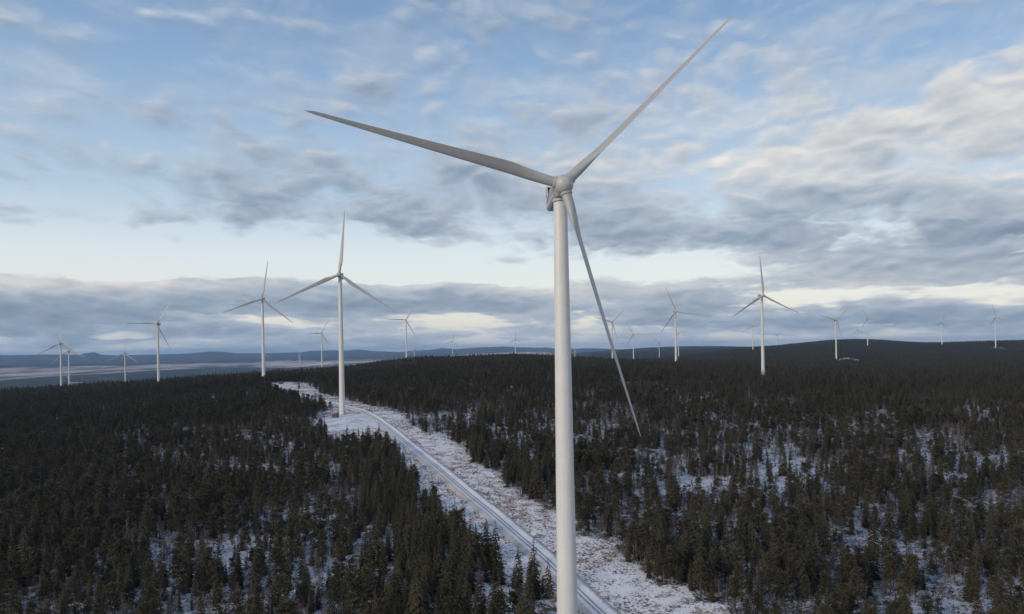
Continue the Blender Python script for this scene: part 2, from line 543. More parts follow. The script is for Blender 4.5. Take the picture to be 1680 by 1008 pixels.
def on_ground(px, py, d0=200, d1=9000):
    u, w = ray(px, py)
    Ds = np.exp(np.linspace(math.log(d0), math.log(d1), 1500))
    g = ground(u * Ds, Ds) - w * Ds
    k = np.argmax(g > 0)
    if k == 0:
        k = len(Ds) - 1
    a, b = Ds[k - 1], Ds[k]
    ga, gb = g[k - 1], g[k]
    Dd = a + (b - a) * (-ga) / (gb - ga + 1e-12)
    return float(u * Dd), float(Dd), float(ground(u * Dd, Dd))


def in_poly(px, py, poly):
    ins = np.zeros(np.shape(px), bool)
    n = len(poly)
    for i in range(n):
        x0, y0 = poly[i]
        x1, y1 = poly[(i + 1) % n]
        cond = (y0 > py) != (y1 > py)
        with np.errstate(divide='ignore', invalid='ignore'):
            xx = (x1 - x0) * (py - y0) / (y1 - y0) + x0
        ins ^= cond & (px < xx)
    return ins


# open, treeless ground along the road (its outline where it meets the soil)
def to_ground_poly(pts):
    return [on_ground(px, py)[:2] for px, py in pts]


CLEAR = to_ground_poly([
    (436, 634), (452, 629), (476, 627), (500, 630), (527, 647), (551, 653), (583, 660), (619, 669), (643, 675), (667, 690),
    (690, 706), (740, 726), (766, 742), (811, 778), (842, 812), (894, 832), (943, 870), (1012, 885), (1033, 924),
    (1064, 952), (1137, 962), (1150, 996), (1200, 1003), (1270, 1040), (1270, 1075), (880, 1075), (890, 1020), (905, 1010),
    (872, 975), (840, 952), (800, 918), (755, 878), (700, 820), (668, 780), (640, 740), (622, 724), (600, 728), (560, 731), (528, 720), (514, 700),
    (530, 682), (545, 676), (520, 666), (480, 654), (455, 646)])
POCKET = to_ground_poly([(735, 1010), (760, 975), (790, 950), (820, 955), (850, 990), (840, 1020), (780, 1045)])

def clear_mask(X, Y):
    k_ = 1 - 0.85 * smoothstep(np.hypot(X, Y), 520, 800)
    Xw = X + (fbm(X, Y, 26, 3, 87) - 0.5) * 24 * k_
    Yw = Y + (fbm(X, Y, 30, 3, 89) - 0.5) * 36 * k_
    return in_poly(Xw, Yw, CLEAR) | in_poly(Xw, Yw, POCKET)


ROAD_PX = [(1075, 1078), (1032, 1044), (983, 1003), (905, 927), (833, 864), (790, 828), (752, 796), (705, 757), (672, 731), (640, 704),
           (615, 686), (592, 674), (568, 668.5), (540, 661), (519, 656), (491, 649), (473, 644), (456, 638.5), (440, 634.5), (426, 633)]
ROAD = [on_ground(px, py) for px, py in ROAD_PX]


def catmull(P, step):
    P = np.array(P, float)
    P = np.vstack([2 * P[0] - P[1], P, 2 * P[-1] - P[-2]])
    outp = []
    for i in range(1, len(P) - 2):
        n = max(2, int(np.linalg.norm(P[i + 1] - P[i]) / step))
        for t in np.linspace(0, 1, n, endpoint=False):
            outp.append(0.5 * ((2 * P[i]) + (-P[i - 1] + P[i + 1]) * t + (2 * P[i - 1] - 5 * P[i] + 4 * P[i + 1] - P[i + 2]) * t * t
                               + (-P[i - 1] + 3 * P[i] - 3 * P[i + 1] + P[i + 2]) * t ** 3))
    outp.append(P[-2])
    return np.array(outp)


ROADC = catmull([(x, y) for x, y, z in ROAD], 3.0)
for _ in range(12):                                   # ease out kinks
    ROADC[1:-1] = (ROADC[:-2] + 2 * ROADC[1:-1] + ROADC[2:]) / 4


def road_dist(X, Y):
    X, Y = np.asarray(X, float), np.asarray(Y, float)
    best = np.full(X.shape, 1e9)
    for k in range(0, len(ROADC), 2):
        best = np.minimum(best, np.hypot(X - ROADC[k, 0], Y - ROADC[k, 1]))
    return best


# ------------------------------------------------------------------ materials
def mat(name):
    m_ = bpy.data.materials.new(name)
    m_.use_nodes = True
    N = NT(m_.node_tree)
    o = N.n('ShaderNodeOutputMaterial')
    b = N.n('ShaderNodeBsdfPrincipled')
    N.inp(o.inputs[0], b.outputs[0])
    return m_, N, b


def simple(name, col, rough=0.6, var=0.08, scale=3.0, metal=0.0):
    m_, N, b = mat(name)
    tc_ = N.n('ShaderNodeTexCoord')
    n_ = N.noise(tc_.outputs['Object'], scale, 4, 0.6)
    c = N.mix(n_, tuple(k * (1 - var) for k in col), tuple(min(1, k * (1 + var)) for k in col))
    N.inp(b.inputs['Base Color'], c)
    b.inputs['Roughness'].default_value = rough
    b.inputs['Metallic'].default_value = metal
    return m_


def attr(N, name):
    a_ = N.n('ShaderNodeAttribute')
    a_.attribute_name = name
    return a_.outputs['Fac']


# snow, heather and grass, distant forest and farmland with sunlight put into its colour
M_ground, N, b = mat('snowy_ground')
geo = N.n('ShaderNodeNewGeometry')
P = geo.outputs['Position']
snowf, sunlitf, farf, verge = attr(N, 'snow'), attr(N, 'field'), attr(N, 'far'), attr(N, 'verge')
P2 = N.v('MULTIPLY', P, (1.0, 1.0, 0.0))
nA = N.noise(P2, 0.9, 5, 0.65)
nB = N.noise(P2, 0.16, 4, 0.55)
nC = N.noise(P2, 0.02, 4, 0.55)
sn = N.m('ADD', N.m('MULTIPLY', nA, 0.62), N.m('MULTIPLY', nB, 0.38))
thr_ = N.lin(snowf, 0.0, 1.0, 0.66, 0.33)
msk = N.smooth(N.m('SUBTRACT', sn, thr_), -0.035, 0.045)
snowc = N.mix(verge, N.mix(nB, (0.42, 0.46, 0.52), (0.58, 0.61, 0.66)), N.mix(nB, (0.72, 0.70, 0.71), (0.86, 0.84, 0.84)))  # snow among trees: dulled by litter, blue shadow put into its colour
soil = N.mix(nA, (0.030, 0.024, 0.018), (0.115, 0.088, 0.062))
grassc = N.mix(N.noise(P2, 1.7, 4, 0.6), (0.10, 0.065, 0.05), (0.40, 0.29, 0.22))
soil = N.mix(verge, soil, grassc)
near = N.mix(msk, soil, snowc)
fN = N.noise(P2, 0.045, 6, 0.72)
forest = N.mix(N.smooth(fN, 0.35, 0.68), (0.010, 0.013, 0.014), (0.040, 0.044, 0.042))
forest = N.mix(N.smooth(N.noise(N.v('MULTIPLY', P, (1.0, 0.4, 0.0)), 0.0035, 6, 0.7), 0.40, 0.62), N.v('SCALE', forest, scale=0.45), N.v('MULTIPLY', forest, (2.3, 2.2, 2.1)))
gap = N.smooth(N.noise(P2, 0.009, 5, 0.6), 0.665, 0.72)
forest = N.mix(N.m('MULTIPLY', gap, 0.30), forest, (0.45, 0.47, 0.5))
Pf = N.v('MULTIPLY', P, (1.0, 0.33, 0.0))
dN = N.noise(Pf, 0.0013, 6, 0.68)
dN2 = N.noise(N.v('ADD', Pf, (9000.0, 3000.0, 0.0)), 0.0006, 5, 0.6)
field = N.mix(N.smooth(dN, 0.40, 0.56), (0.05, 0.048, 0.05), (0.50, 0.40, 0.34))  # pale warm tone paints sunlight onto the far plain
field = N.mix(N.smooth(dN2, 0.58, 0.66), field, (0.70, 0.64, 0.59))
sunlit_mask = N.smooth(N.m('ADD', sunlitf, N.m('MULTIPLY', N.m('SUBTRACT', dN2, 0.5), 0.9)), 0.42, 0.58)
farc = N.mix(sunlit_mask, forest, field)
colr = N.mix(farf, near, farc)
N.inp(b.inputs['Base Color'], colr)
b.inputs['Roughness'].default_value = 0.9
b.inputs['Specular IOR Level'].default_value = 0.15
bump = N.n('ShaderNodeBump')
bump.inputs['Strength'].default_value = 0.7
bump.inputs['Distance'].default_value = 0.5
N.inp(bump.inputs['Height'], N.m('MULTIPLY', sn, N.m('SUBTRACT', 1.0, farf)))
N.inp(b.inputs['Normal'], bump.outputs[0])

# packed snow road with two pairs of wheel tracks
M_road, N, b = mat('packed_snow')
uv = N.n('ShaderNodeUVMap')
U, V_, _ = N.sep(uv.outputs[0])
wv = N.noise(N.xyz(0.0, N.m('MULTIPLY', V_, 0.03), 0.0), 1.0, 2, 0.5)
Uw = N.m('ADD', U, N.m('MULTIPLY', N.m('SUBTRACT', wv, 0.5), 0.5))
tn = N.noise(N.xyz(N.m('MULTIPLY', U, 3.0), N.m('MULTIPLY', V_, 0.35), 0.0), 1.2, 5, 0.65)
tr = None
for c_, w_, s_ in ((-1.25, 0.34, 1.0), (0.55, 0.34, 1.0), (-0.35, 0.10, 0.25), (1.5, 0.14, 0.25), (-2.1, 0.14, 0.2)):
    g = N.m('ABSOLUTE', N.m('SUBTRACT', Uw, c_))
    g = N.m('MULTIPLY', N.smooth(g, w_ * 0.5, w_ * 1.6, 1.0, 0.0), s_)
    tr = g if tr is None else N.m('MAXIMUM', tr, g)
tr = N.m('MULTIPLY', tr, N.lin(tn, 0.25, 0.6, 0.35, 1.0))
base = N.mix(tn, (0.68, 0.68, 0.70), (0.86, 0.85, 0.85))
c1 = N.mix(tr, base, (0.13, 0.13, 0.135))
edge = N.smooth(N.m('ADD', N.m('ABSOLUTE', U), N.m('MULTIPLY', N.m('SUBTRACT', N.noise(N.xyz(U, V_, 0.0), 0.6, 5, 0.7), 0.5), 5.0)), 3.3, 4.2)
c1 = N.mix(N.m('MULTIPLY', edge, 0.55), c1, (0.26, 0.20, 0.15))
N.inp(b.inputs['Base Color'], c1)
b.inputs['Roughness'].default_value = 0.75
bump = N.n('ShaderNodeBump')
bump.inputs['Distance'].default_value = 0.15
N.inp(bump.inputs['Height'], N.m('SUBTRACT', tn, tr))
N.inp(b.inputs['Normal'], bump.outputs[0])

M_pad, N, b = mat('snow_covered_gravel')
geo = N.n('ShaderNodeNewGeometry')
P = geo.outputs['Position']
n1_ = N.noise(P, 0.22, 6, 0.6)
n2_ = N.noise(N.v('MULTIPLY', P, (0.06, 0.32, 0.0)), 1.0, 5, 0.65)
g_ = N.smooth(n2_, 0.49, 0.60)
N.inp(b.inputs['Base Color'], N.mix(N.m('MULTIPLY', g_, 0.75), N.mix(n1_, (0.58, 0.62, 0.70), (0.82, 0.84, 0.88)), (0.17, 0.14, 0.12)))
b.inputs['Roughness'].default_value = 0.85


def foliage(name, a, c, snow=0.0):
    m_, N, b = mat(name)
    geo_ = N.n('ShaderNodeNewGeometry')
    oi = N.n('ShaderNodeObjectInfo')
    t_ = N.n('ShaderNodeTexCoord')
    nz = N.noise(t_.outputs['Object'], 1.3, 4, 0.7)
    f_ = N.m('ADD', N.m('MULTIPLY', oi.outputs['Random'], 0.55), N.m('MULTIPLY', nz, 0.55), clamp=True)
    col = N.mix(f_, a, c)
    if snow:
        fr = N.smooth(N.noise(t_.outputs['Object'], 2.6, 3, 0.7), 0.66, 0.72)
        col = N.mix(N.m('MULTIPLY', fr, snow), col, (0.6, 0.63, 0.68))
    N.inp(b.inputs['Base Color'], col)
    b.inputs['Roughness'].default_value = 0.85
    b.inputs['Specular IOR Level'].default_value = 0.1
    return m_


M_spruce = foliage('spruce_needles', (0.026, 0.025, 0.015), (0.074, 0.064, 0.038), 0.2)
M_pine = foliage('pine_needles', (0.038, 0.036, 0.021), (0.096, 0.082, 0.048), 0.2)
M_far = foliage('far_spruce_needles', (0.016, 0.018, 0.014), (0.050, 0.046, 0.033))
M_bark = simple('bark', (0.060, 0.050, 0.044), 0.9, 0.4, 2.0)
M_pbark = simple('pine_bark', (0.085, 0.064, 0.052), 0.9, 0.4, 2.0)
M_twig = foliage('bare_twigs', (0.070, 0.054, 0.048), (0.150, 0.118, 0.105), 0.0)
M_bbark = simple('birch_bark', (0.28, 0.26, 0.25), 0.8, 0.5, 3.0)
M_dry = foliage('dry_grass_blades', (0.06, 0.045, 0.03), (0.26, 0.19, 0.12))


def paint(name, col, streak=0.10):
    m_, N, b = mat(name)
    t_ = N.n('ShaderNodeTexCoord')
    o_ = t_.outputs['Object']
    n_ = N.noise(N.v('MULTIPLY', o_, (1.0, 1.0, 0.05)), 1.4, 5, 0.6)
    n2 = N.noise(o_, 0.35, 4, 0.6)
    f_ = N.m('ADD', N.m('MULTIPLY', n_, 0.6), N.m('MULTIPLY', n2, 0.4))
    f_ = N.smooth(f_, 0.35, 0.65)
    N.inp(b.inputs['Base Color'], N.mix(f_, tuple(k * (1 - streak) for k in col), col))
    N.inp(b.inputs['Roughness'], N.lin(n_, 0.3, 0.7, 0.38, 0.5))
    return m_


M_tower = paint('tower_paint', (0.70, 0.68, 0.63))
M_blade = paint('blade_paint', (0.43, 0.42, 0.395))
M_nac = paint('nacelle_paint', (0.50, 0.485, 0.45))
M_dark = simple('dark_grille', (0.06, 0.065, 0.07), 0.6, 0.3)
M_steel = simple('galvanised_steel', (0.30, 0.31, 0.32), 0.45, 0.2, 3, 0.6)
M_red = simple('weathered_red_boards', (0.115, 0.058, 0.048), 0.8, 0.35, 1.5)
M_roof = simple('dark_roof_sheet', (0.16, 0.11, 0.10), 0.7, 0.25, 1.5)
M_conc = simple('concrete_ring', (0.30, 0.29, 0.28), 0.9, 0.25, 1.5)

# ------------------------------------------------------------------ ground sheet
th_f = np.radians(np.arange(-38.0, 38.001, 0.11))
th_b = np.radians(np.arange(42.0, 318.001, 4.0))
TH = np.concatenate([th_f, th_b])
DD = np.exp(np.concatenate([np.linspace(math.log(60), math.log(220), 20, endpoint=False),
                            np.linspace(math.log(220), math.log(1500), 420, endpoint=False),
                            np.linspace(math.log(1500), math.log(9000), 300, endpoint=False),
                            np.linspace(math.log(9000), math.log(46000), 200)]))
gx = np.outer(DD, np.sin(TH))
gy = np.outer(DD, np.cos(TH))
gz = ground(gx, gy)
nr, nc = gx.shape
VV = np.stack([gx.ravel(), gy.ravel(), gz.ravel()], 1)
VV = np.vstack([VV, [[0, 0, -106.0]]])
idx = np.arange(nr * nc).reshape(nr, nc)
a_, b_ = idx[:-1, :], idx[1:, :]
quads = np.stack([a_, b_, np.roll(b_, -1, 1), np.roll(a_, -1, 1)], -1).reshape(-1, 4)
me = bpy.data.meshes.new('ground')
nq = len(quads)
me.vertices.add(len(VV))
me.vertices.foreach_set('co', VV.astype(np.float32).ravel())
tri = np.stack([np.full(nc, nr * nc), idx[0], np.roll(idx[0], -1)], -1)
me.loops.add(nq * 4 + nc * 3)
me.loops.foreach_set('vertex_index', np.concatenate([quads.ravel(), tri.ravel()]).astype(np.int32))
me.polygons.add(nq + nc)
me.polygons.foreach_set('loop_start', np.concatenate([np.arange(nq) * 4, nq * 4 + np.arange(nc) * 3]).astype(np.int32))
me.update(calc_edges=True)
me.polygons.foreach_set('use_smooth', np.ones(nq + nc, bool))
fx, fy = VV[:, 0], VV[:, 1]
fD = np.hypot(fx, fy)





def set_attr(me, name, v):
    a = me.attributes.new(name, 'FLOAT', 'POINT')
    a.data.foreach_set('value', v.astype(np.float32))


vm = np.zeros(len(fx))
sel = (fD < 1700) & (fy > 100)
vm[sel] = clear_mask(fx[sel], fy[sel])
patch = fbm(fx, fy, 120, 3, 55)
snow = 0.60 + 0.6 * (patch - 0.5)
snow = np.where(vm > 0, 0.60 + 0.36 * (fbm(fx, fy, 30, 3, 77) - 0.5), np.clip(snow, 0.35, 0.8))
for bx, by, rx, ry, hh in BUMPS:
    e_ = np.exp(-np.abs((fx - bx) / (rx * 0.8)) ** 4 - np.abs((fy - by) / (ry * 0.9)) ** 4)
    e_ = e_ * smoothstep(fbm(fx, fy, 16, 3, 99), 0.38, 0.52)
    snow = snow * (1 - e_) + 1.0 * e_
    bump_cover = e_ if bx == BUMPS[0][0] else np.maximum(bump_cover, e_)
set_attr(me, 'snow', snow)
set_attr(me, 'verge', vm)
set_attr(me, 'far', smoothstep(fD, 1300, 2300) * (1 - vm) * (1 - bump_cover))
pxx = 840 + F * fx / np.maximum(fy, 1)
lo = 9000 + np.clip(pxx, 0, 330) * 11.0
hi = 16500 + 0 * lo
sunlitv = smoothstep(fD, lo - 900, lo + 900) * (1 - smoothstep(fD, hi, hi + 4500)) * (1 - smoothstep(pxx, 930, 1010))  # band of the plain that is coloured as if sunlit
sunlitv = np.where(fy < 0, 0, sunlitv)
set_attr(me, 'field', sunlitv)
me.materials.append(M_ground)
g_o = link(bpy.data.objects.new('ground', me))
g_o['kind'] = 'structure'

# ------------------------------------------------------------------ road and turbine pads
def strip(name, C, prof, mat_, lift):
    C = np.asarray(C)
    T = np.gradient(C, axis=0)
    T /= np.linalg.norm(T, axis=1)[:, None]
    Nn = np.stack([T[:, 1], -T[:, 0]], 1)
    zc = ground(C[:, 0], C[:, 1])
    for _ in range(6):
        zc[1:-1] = (zc[:-2] + 2 * zc[1:-1] + zc[2:]) / 4
    run = np.concatenate([[0], np.cumsum(np.linalg.norm(np.diff(C, axis=0), axis=1))])
    V, UVs = [], []
    for (o, h) in prof:
        Q = C + Nn * o
        zq = ground(Q[:, 0], Q[:, 1])
        t = min(1.0, max(0.0, (abs(o) - 3.5) / 3.0))
        z = zc * (1 - t) + zq * t + h + lift
        jig = (fbm(Q[:, 0], Q[:, 1], 5, 2, 9) - 0.5) * (0.35 if 3.4 < abs(o) < 6 else 0.04)
        V.append(np.stack([Q[:, 0], Q[:, 1], z + jig], 1))
        UVs.append(np.stack([np.full(len(C), o), run], 1))
    V = np.array(V)
    UVs = np.array(UVs)
    m_, n_ = V.shape[:2]
    idx = np.arange(m_ * n_).reshape(m_, n_)
    Fc = np.stack([idx[:-1, :-1], idx[:-1, 1:], idx[1:, 1:], idx[1:, :-1]], -1).reshape(-1, 4)
    me = mesh_from(name, V.reshape(-1, 3), Fc.tolist(), [mat_], smooth=True)
    uvl = me.uv_layers.new(name='UVMap')
    li = np.zeros(len(me.loops), dtype=np.int32)
    me.loops.foreach_get('vertex_index', li)
    uvl.data.foreach_set('uv', UVs.reshape(-1, 2)[li].astype(np.float32).ravel())
    o_ = link(bpy.data.objects.new(name, me))
    o_['kind'] = 'structure'
    return o_


prof = [(1.02 * a_, b_) for a_, b_ in [(-8.0, -1.6), (-6.4, -0.5), (-5.2, 0.15), (-4.4, 0.42), (-3.6, 0.30), (-2.8, 0.10), (-1.7, 0.08), (-1.45, -0.02), (-1.05, -0.02), (-0.8, 0.10),
        (0.1, 0.10), (0.35, -0.02), (0.75, -0.02), (1.0, 0.08), (2.6, 0.08), (3.4, 0.28), (4.2, 0.42), (5.0, 0.12), (6.2, -0.5), (8.0, -1.6)]]
strip('road', ROADC, prof, M_road, 0.45)

T2P = on_ground(563, 683)
T3P = on_ground(432.5, 632)


def pad(name, px_outline):
    G = np.array(to_ground_poly(px_outline))
    G = catmull(np.vstack([G, G[:1]]), 4.0)[:-1]
    c = G.mean(0)
    z0 = float(np.mean(ground(G[:, 0], G[:, 1])))
    V, Fc = [], []
    rings = [(0.0, 0.0), (0.35, 0.0), (0.7, 0.0), (0.93, 0.02), (1.0, -0.2), (1.08, -1.4)]
    n = len(G)
    for s, dz in rings:
        Q = c + (G - c) * max(s, 0.001)
        zq = ground(Q[:, 0], Q[:, 1]) + 0.35 + dz
        V += [(q_[0], q_[1], z) for q_, z in zip(Q, zq)]
    for j in range(len(rings) - 1):
        for i in range(n):
            a, b2 = j * n + i, j * n + (i + 1) % n
            Fc.append((a, b2, b2 + n, a + n))
    me = mesh_from(name, V, Fc, [M_pad], smooth=True)
    o_ = link(bpy.data.objects.new(name, me))
    o_['kind'] = 'structure'


pad('snowy_turbine_pad', [(524, 690), (545, 682), (575, 679), (604, 682), (624, 690), (628, 700), (600, 704), (560, 707), (540, 702), (528, 697)])
pad('snowy_turbine_pad', [(421, 635), (428, 631), (450, 629), (476, 628.5), (480, 631), (460, 634), (440, 637), (428, 638)])

# ------------------------------------------------------------------ wind turbines
HUBH, RB, OVER = 137.0, 64.0, 5.6
TILT = R_(6)


def tower_mesh():
    mb = MB()
    pr = [(2.95, 0.0), (2.85, 0.15)]
    H = HUBH - 2.3
    for k in range(1, 41):
        h = H * k / 40
        r = 2.85 + (1.72 - 2.85) * (h / H)
        pr.append((r, h))
    pr.append((1.72, H + 0.25))
    mb.lathe(pr, 56)
    for k in (8, 18, 29):                       # flange bands between the tower sections
        h = H * (k + 0.5) / 40
        r = 2.85 + (1.72 - 2.85) * (h / H)
        mb.lathe([(r - 0.02, h - 0.07), (r + 0.012, h - 0.06), (r + 0.012, h + 0.06), (r - 0.02, h + 0.07)], 56)
    return mb.mesh('tower', [M_tower], True, 40)


def blade_mesh(beta):
    """span along +Z from the hub centre, rotor axis -Y; beta = pitch from the rotor plane"""
    rings = []
    n = 28
    for k in range(45):
        s = (k / 44) ** 0.9
        r = 1.4 + s * (RB - 1.4)
        t = (r - 1.4) / (RB - 1.4)
        # chord, thickness ratio, twist
        rc = 2.45
        cmax = 4.15
        blend = smoothstep(t, 0.03, 0.22)
        air = cmax * (1 - 0.80 * ((t - 0.2) / 0.8) ** 0.86) if t > 0.2 else cmax
        ch = rc * (1 - blend) + air * blend
        th_ = (1 - blend) * 1.0 + blend * (0.38 - 0.22 * min(1, (t - 0.1) / 0.6) if t > 0.1 else 0.4)
        if t > 0.955:
            e = (1 - t) / 0.045
            ch *= max(0.10, e ** 0.5)
        tw = -R_(14) * (1 - t) ** 2.2 * blend + beta
        ax = 0.5 * (1 - blend) + 0.32 * blend
        bend = -1.9 * t * t + 0.0      # pre-bend toward the wind
        ring = []
        for i in range(n):
            ph = 2 * math.pi * i / n
            u = 0.5 * (1 - math.cos(ph))                       # 0 leading .. 1 trailing .. 0
            circ_y = 0.5 * math.sin(ph)
            yt = 5 * 0.5 * (0.2969 * math.sqrt(u) - 0.126 * u - 0.3516 * u * u + 0.2843 * u ** 3 - 0.1015 * u ** 4) * 2
            yy = (yt if ph <= math.pi else -yt) * 0.5
            y = circ_y * (1 - blend) + (yy * 1.0) * blend
            cx = (u - ax) * ch
            cy = y * th_ * ch
            X = cx * math.cos(tw) - cy * math.sin(tw)
            Yv = cx * math.sin(tw) + cy * math.cos(tw)
            ring.append((X, Yv + bend, r))
        rings.append(ring)
    mb = MB()
    mb.rings(rings)
    # root collar
    mb.lathe([(1.28, 1.9), (1.46, 2.0), (1.46, 2.52), (1.40, 2.62), (1.24, 2.66)], 32)
    return mb.mesh('blade', [M_blade], True, 50)


def hub_mesh():
    """centre at the hub centre, nose along -Y"""
    mb = MB()
    pr = [(1.75, -2.05), (2.02, -1.95), (2.25, -1.2), (2.36, -0.3), (2.34, 0.45), (2.2, 1.05), (1.95, 1.6), (1.55, 2.1), (1.0, 2.45), (0.5, 2.6), (0.05, 2.64)]
    mb.lathe(pr, 40, axis='Y')
    return mb.mesh('spinner', [M_nac], True, 40)


def nacelle_mesh():
    """local frame: tower axis at y = 0, hub centre at y = -OVER, z = 0 at shaft height; tail toward +Y"""
    mb = MB()
    sec = []
    for y, w, zt, zb, ch in ((-3.45, 1.55, 1.55, -1.55, 0.8), (-3.0, 1.9, 1.85, -1.95, 0.6), (-1.5, 2.05, 2.0, -2.15, 0.45), (3.0, 2.1, 2.05, -2.2, 0.45),
                             (9.3, 2.1, 2.0, -2.15, 0.45), (10.6, 2.0, 1.9, -1.95, 0.5), (11.0, 1.8, 1.65, -1.65, 0.6)):
        sec.append([(w - ch, y, zb), (w, y, zb + ch), (w, y, zt - ch), (w - ch, y, zt), (-w + ch, y, zt), (-w, y, zt - ch), (-w, y, zb + ch), (-w + ch, y, zb)])
    mb.rings(sec)
    mb.lathe([(1.95, -2.75), (2.0, -2.7), (2.0, -2.15), (1.9, -2.0)], 32)       # yaw collar
    return mb.mesh('nacelle', [M_nac], True, 30)


def cooler_mesh():
    mb = MB()
    for sx in (-1, 1):
        mb.box((sx * 2.0, 9.2, 2.85), (0.2, 3.0, 2.3), 0.06)
    mb.box((0, 9.9, 4.1), (4.2, 1.6, 0.2), 0.05)
    return mb.mesh('cooler_frame', [M_nac], False)


def cooler_core():
    mb = MB()
    for k in range(9):
        mb.box((0, 9.95, 2.05 + 0.22 * k), (3.78, 0.5, 0.13))
    mb.box((0, 10.15, 2.95), (3.78, 0.12, 1.95))
    return mb.mesh('radiator', [M_dark], False)


def vent_mesh(side):
    mb = MB()
    x = side * 2.125
    # bent slot louvre on the flank
    for (pts) in (((4.3, 2.0), (5.3, 2.0), (4.9, 1.15), (3.9, 1.15)), ((3.9, 1.15), (4.9, 1.15), (9.3, -0.15), (8.6, -0.35))):
        V = [(x + s_ * 0.035, y, z) for s_ in (-1, 1) for (y, z) in pts]
        mb.add(V, [(3, 2, 1, 0), (4, 5, 6, 7), (0, 1, 5, 4), (1, 2, 6, 5), (2, 3, 7, 6), (3, 0, 4, 7)])
    return mb.mesh('vent', [M_dark], False)


def mast_mesh(x):
    mb = MB()
    mb.tube((x, 6.6, 2.0), (x, 6.6, 4.6), 0.055, 0.045, 6)
    mb.tube((x - 0.35, 6.6, 4.4), (x + 0.35, 6.6, 4.4), 0.04, 0.04, 5)
    mb.lathe([(0.02, 4.55), (0.15, 4.62), (0.15, 4.8), (0.02, 4.88)], 8, c=(x, 6.6, 0))
    return mb.mesh('wind_sensor', [M_steel], False)


def door_mesh():
    mb = MB()
    mb.box((0, -2.84, 2.9), (0.95, 0.22, 2.2), 0.06)
    return mb.mesh('door', [M_steel], False)


def stair_mesh():
    mb = MB()
    mb.box((0, -3.75, 1.68), (1.7, 1.6, 0.08))
    for k in range(8):
        mb.box((0, -4.75 - 0.27 * k, 1.5 - 0.2 * k), (1.2, 0.28, 0.04))
    for sx in (-0.62, 0.62):
        mb.tube((sx, -4.55, 1.62), (sx, -6.8, 0.0), 0.05)
        mb.tube((sx, -4.55, 2.6), (sx, -6.8, 0.95), 0.03)
        mb.tube((sx, -2.95, 2.65), (sx, -4.55, 2.65), 0.03)
        for y, z0, z1 in ((-4.5, 0.0, 2.65), (-6.7, 0.0, 1.0), (-3.05, 0.0, 2.65)):
            mb.tube((sx, y, z0), (sx, y, z1), 0.04)
    return mb.mesh('stair', [M_steel], False)


ME_tower, ME_hub, ME_nac = tower_mesh(), hub_mesh(), nacelle_mesh()
ME_bl_f, ME_bl = blade_mesh(R_(-56)), blade_mesh(R_(-12))
ME_cool, ME_core = cooler_mesh(), cooler_core()
ME_vent = [vent_mesh(-1), vent_mesh(1)]
ME_mast = [mast_mesh(-0.9), mast_mesh(0.9)]
ME_door, ME_stair = door_mesh(), stair_mesh()

# hub column and row in the photo, distance, rotor angle, label
TURB = [
 (925, 303, 186, 45.5, 'nearest and largest white wind turbine, its tower standing right beside the snowy road'),
 (556.5, 450.5, 737, 5.0, 'white wind turbine on the snowy pad by the road, red shed at its foot'),
 (429.3, 490.5, 1231, 9.0, 'white wind turbine at the far end of the snowy road on the hilltop'),
 (257, 531.4, 1617, 31.0, 'white turbine at the left forest edge, one blade level and one slanting up'),
 (97.9, 564, 2050, 1.0, 'taller of the two turbines close together at the far left, blade upright'),
 (111.4, 576.4, 2560, -10.0, 'shorter of the two turbines standing close together at the far left'),
 (204, 580, 2880, 5.0, 'small turbine whose upright blade crosses the bright little cloud on the left'),
 (491, 580.5, 5100, 70.0, 'tiny turbine before pale sunlit fields, between the two turbines along the snowy road'),
 (432, 581.5, 5000, -4.0, 'tiny turbine hidden behind the tower at the road end, two blades showing'),
 (527.2, 547, 2905, 27.0, 'small turbine just left of the tower that stands on the snowy pad'),
 (666, 525, 2622, 31.0, 'mid-sized turbine above the forest crest, left of the nearest tower, blades before bright cloud'),
 (679, 573, 5300, -14.0, 'tiny low turbine just right of a larger one on the forest crest'),
 (742.7, 560, 5200, 14.0, 'tiny turbine by itself above the forest crest, second left of the nearest tower'),
 (845.9, 557, 5000, -1.0, 'tiny turbine above dark treetops, first left of the nearest tower, blade upright'),
 (942.9, 573, 6600, 47.0, 'tiny pale turbine just right of the nearest tower, before the pale snowy hills'),
 (1004.5, 528.5, 2650, 45.0, 'far turbine whose rotor is crossed by the hanging blade of the nearest turbine'),
 (1038.9, 548.8, 3776, -29.0, 'small turbine before the blue hill, first right of the hanging blade'),
 (1081, 562.5, 5700, 65.0, 'tiny turbine with two raised blades like a letter Y, against the dark blue hill'),
 (1109, 511.5, 1830, -21.5, 'mid-sized turbine right of the hanging blade, one blade level to the right'),
 (1112.7, 546, 4800, -27.0, 'small turbine half hidden behind a larger tower, above the left end of the dark ridge'),
 (1234.6, 535, 4080, -2.0, 'small turbine on the dark ridge just left of the tall one with its blade upright'),
 (1252.3, 485, 1203, -2.5, 'tallest turbine on the right side, blade upright and a dark slot on its housing'),
 (1275.2, 550.5, 7000, 57.0, 'tiny turbine behind the dark ridge, right of the tallest one, two blades raised'),
 (1372.4, 525.5, 2556, 46.0, 'turbine with two raised blades standing beside a bright snow patch in the right forest'),
 (1408, 541.5, 5800, 1.0, 'tiny turbine on the rounded hilltop, left and smaller one of the pair there'),
 (1423.6, 523.5, 4100, -25.0, 'larger and right-hand one of the pair of turbines on the rounded hilltop'),
 (1545.8, 530.5, 3930, 17.0, 'small turbine on the right ridge, blade level to the left, no snow below'),
 (1634.3, 521, 3500, -15.0, 'turbine nearest the right edge, with a small snowy clearing at its foot'),
 (115.6, 628, 3700, -29.0, 'turbine low in the dark valley, one level blade showing beside a tower'),
]
T_XY = []
YAW = R_(5.6)
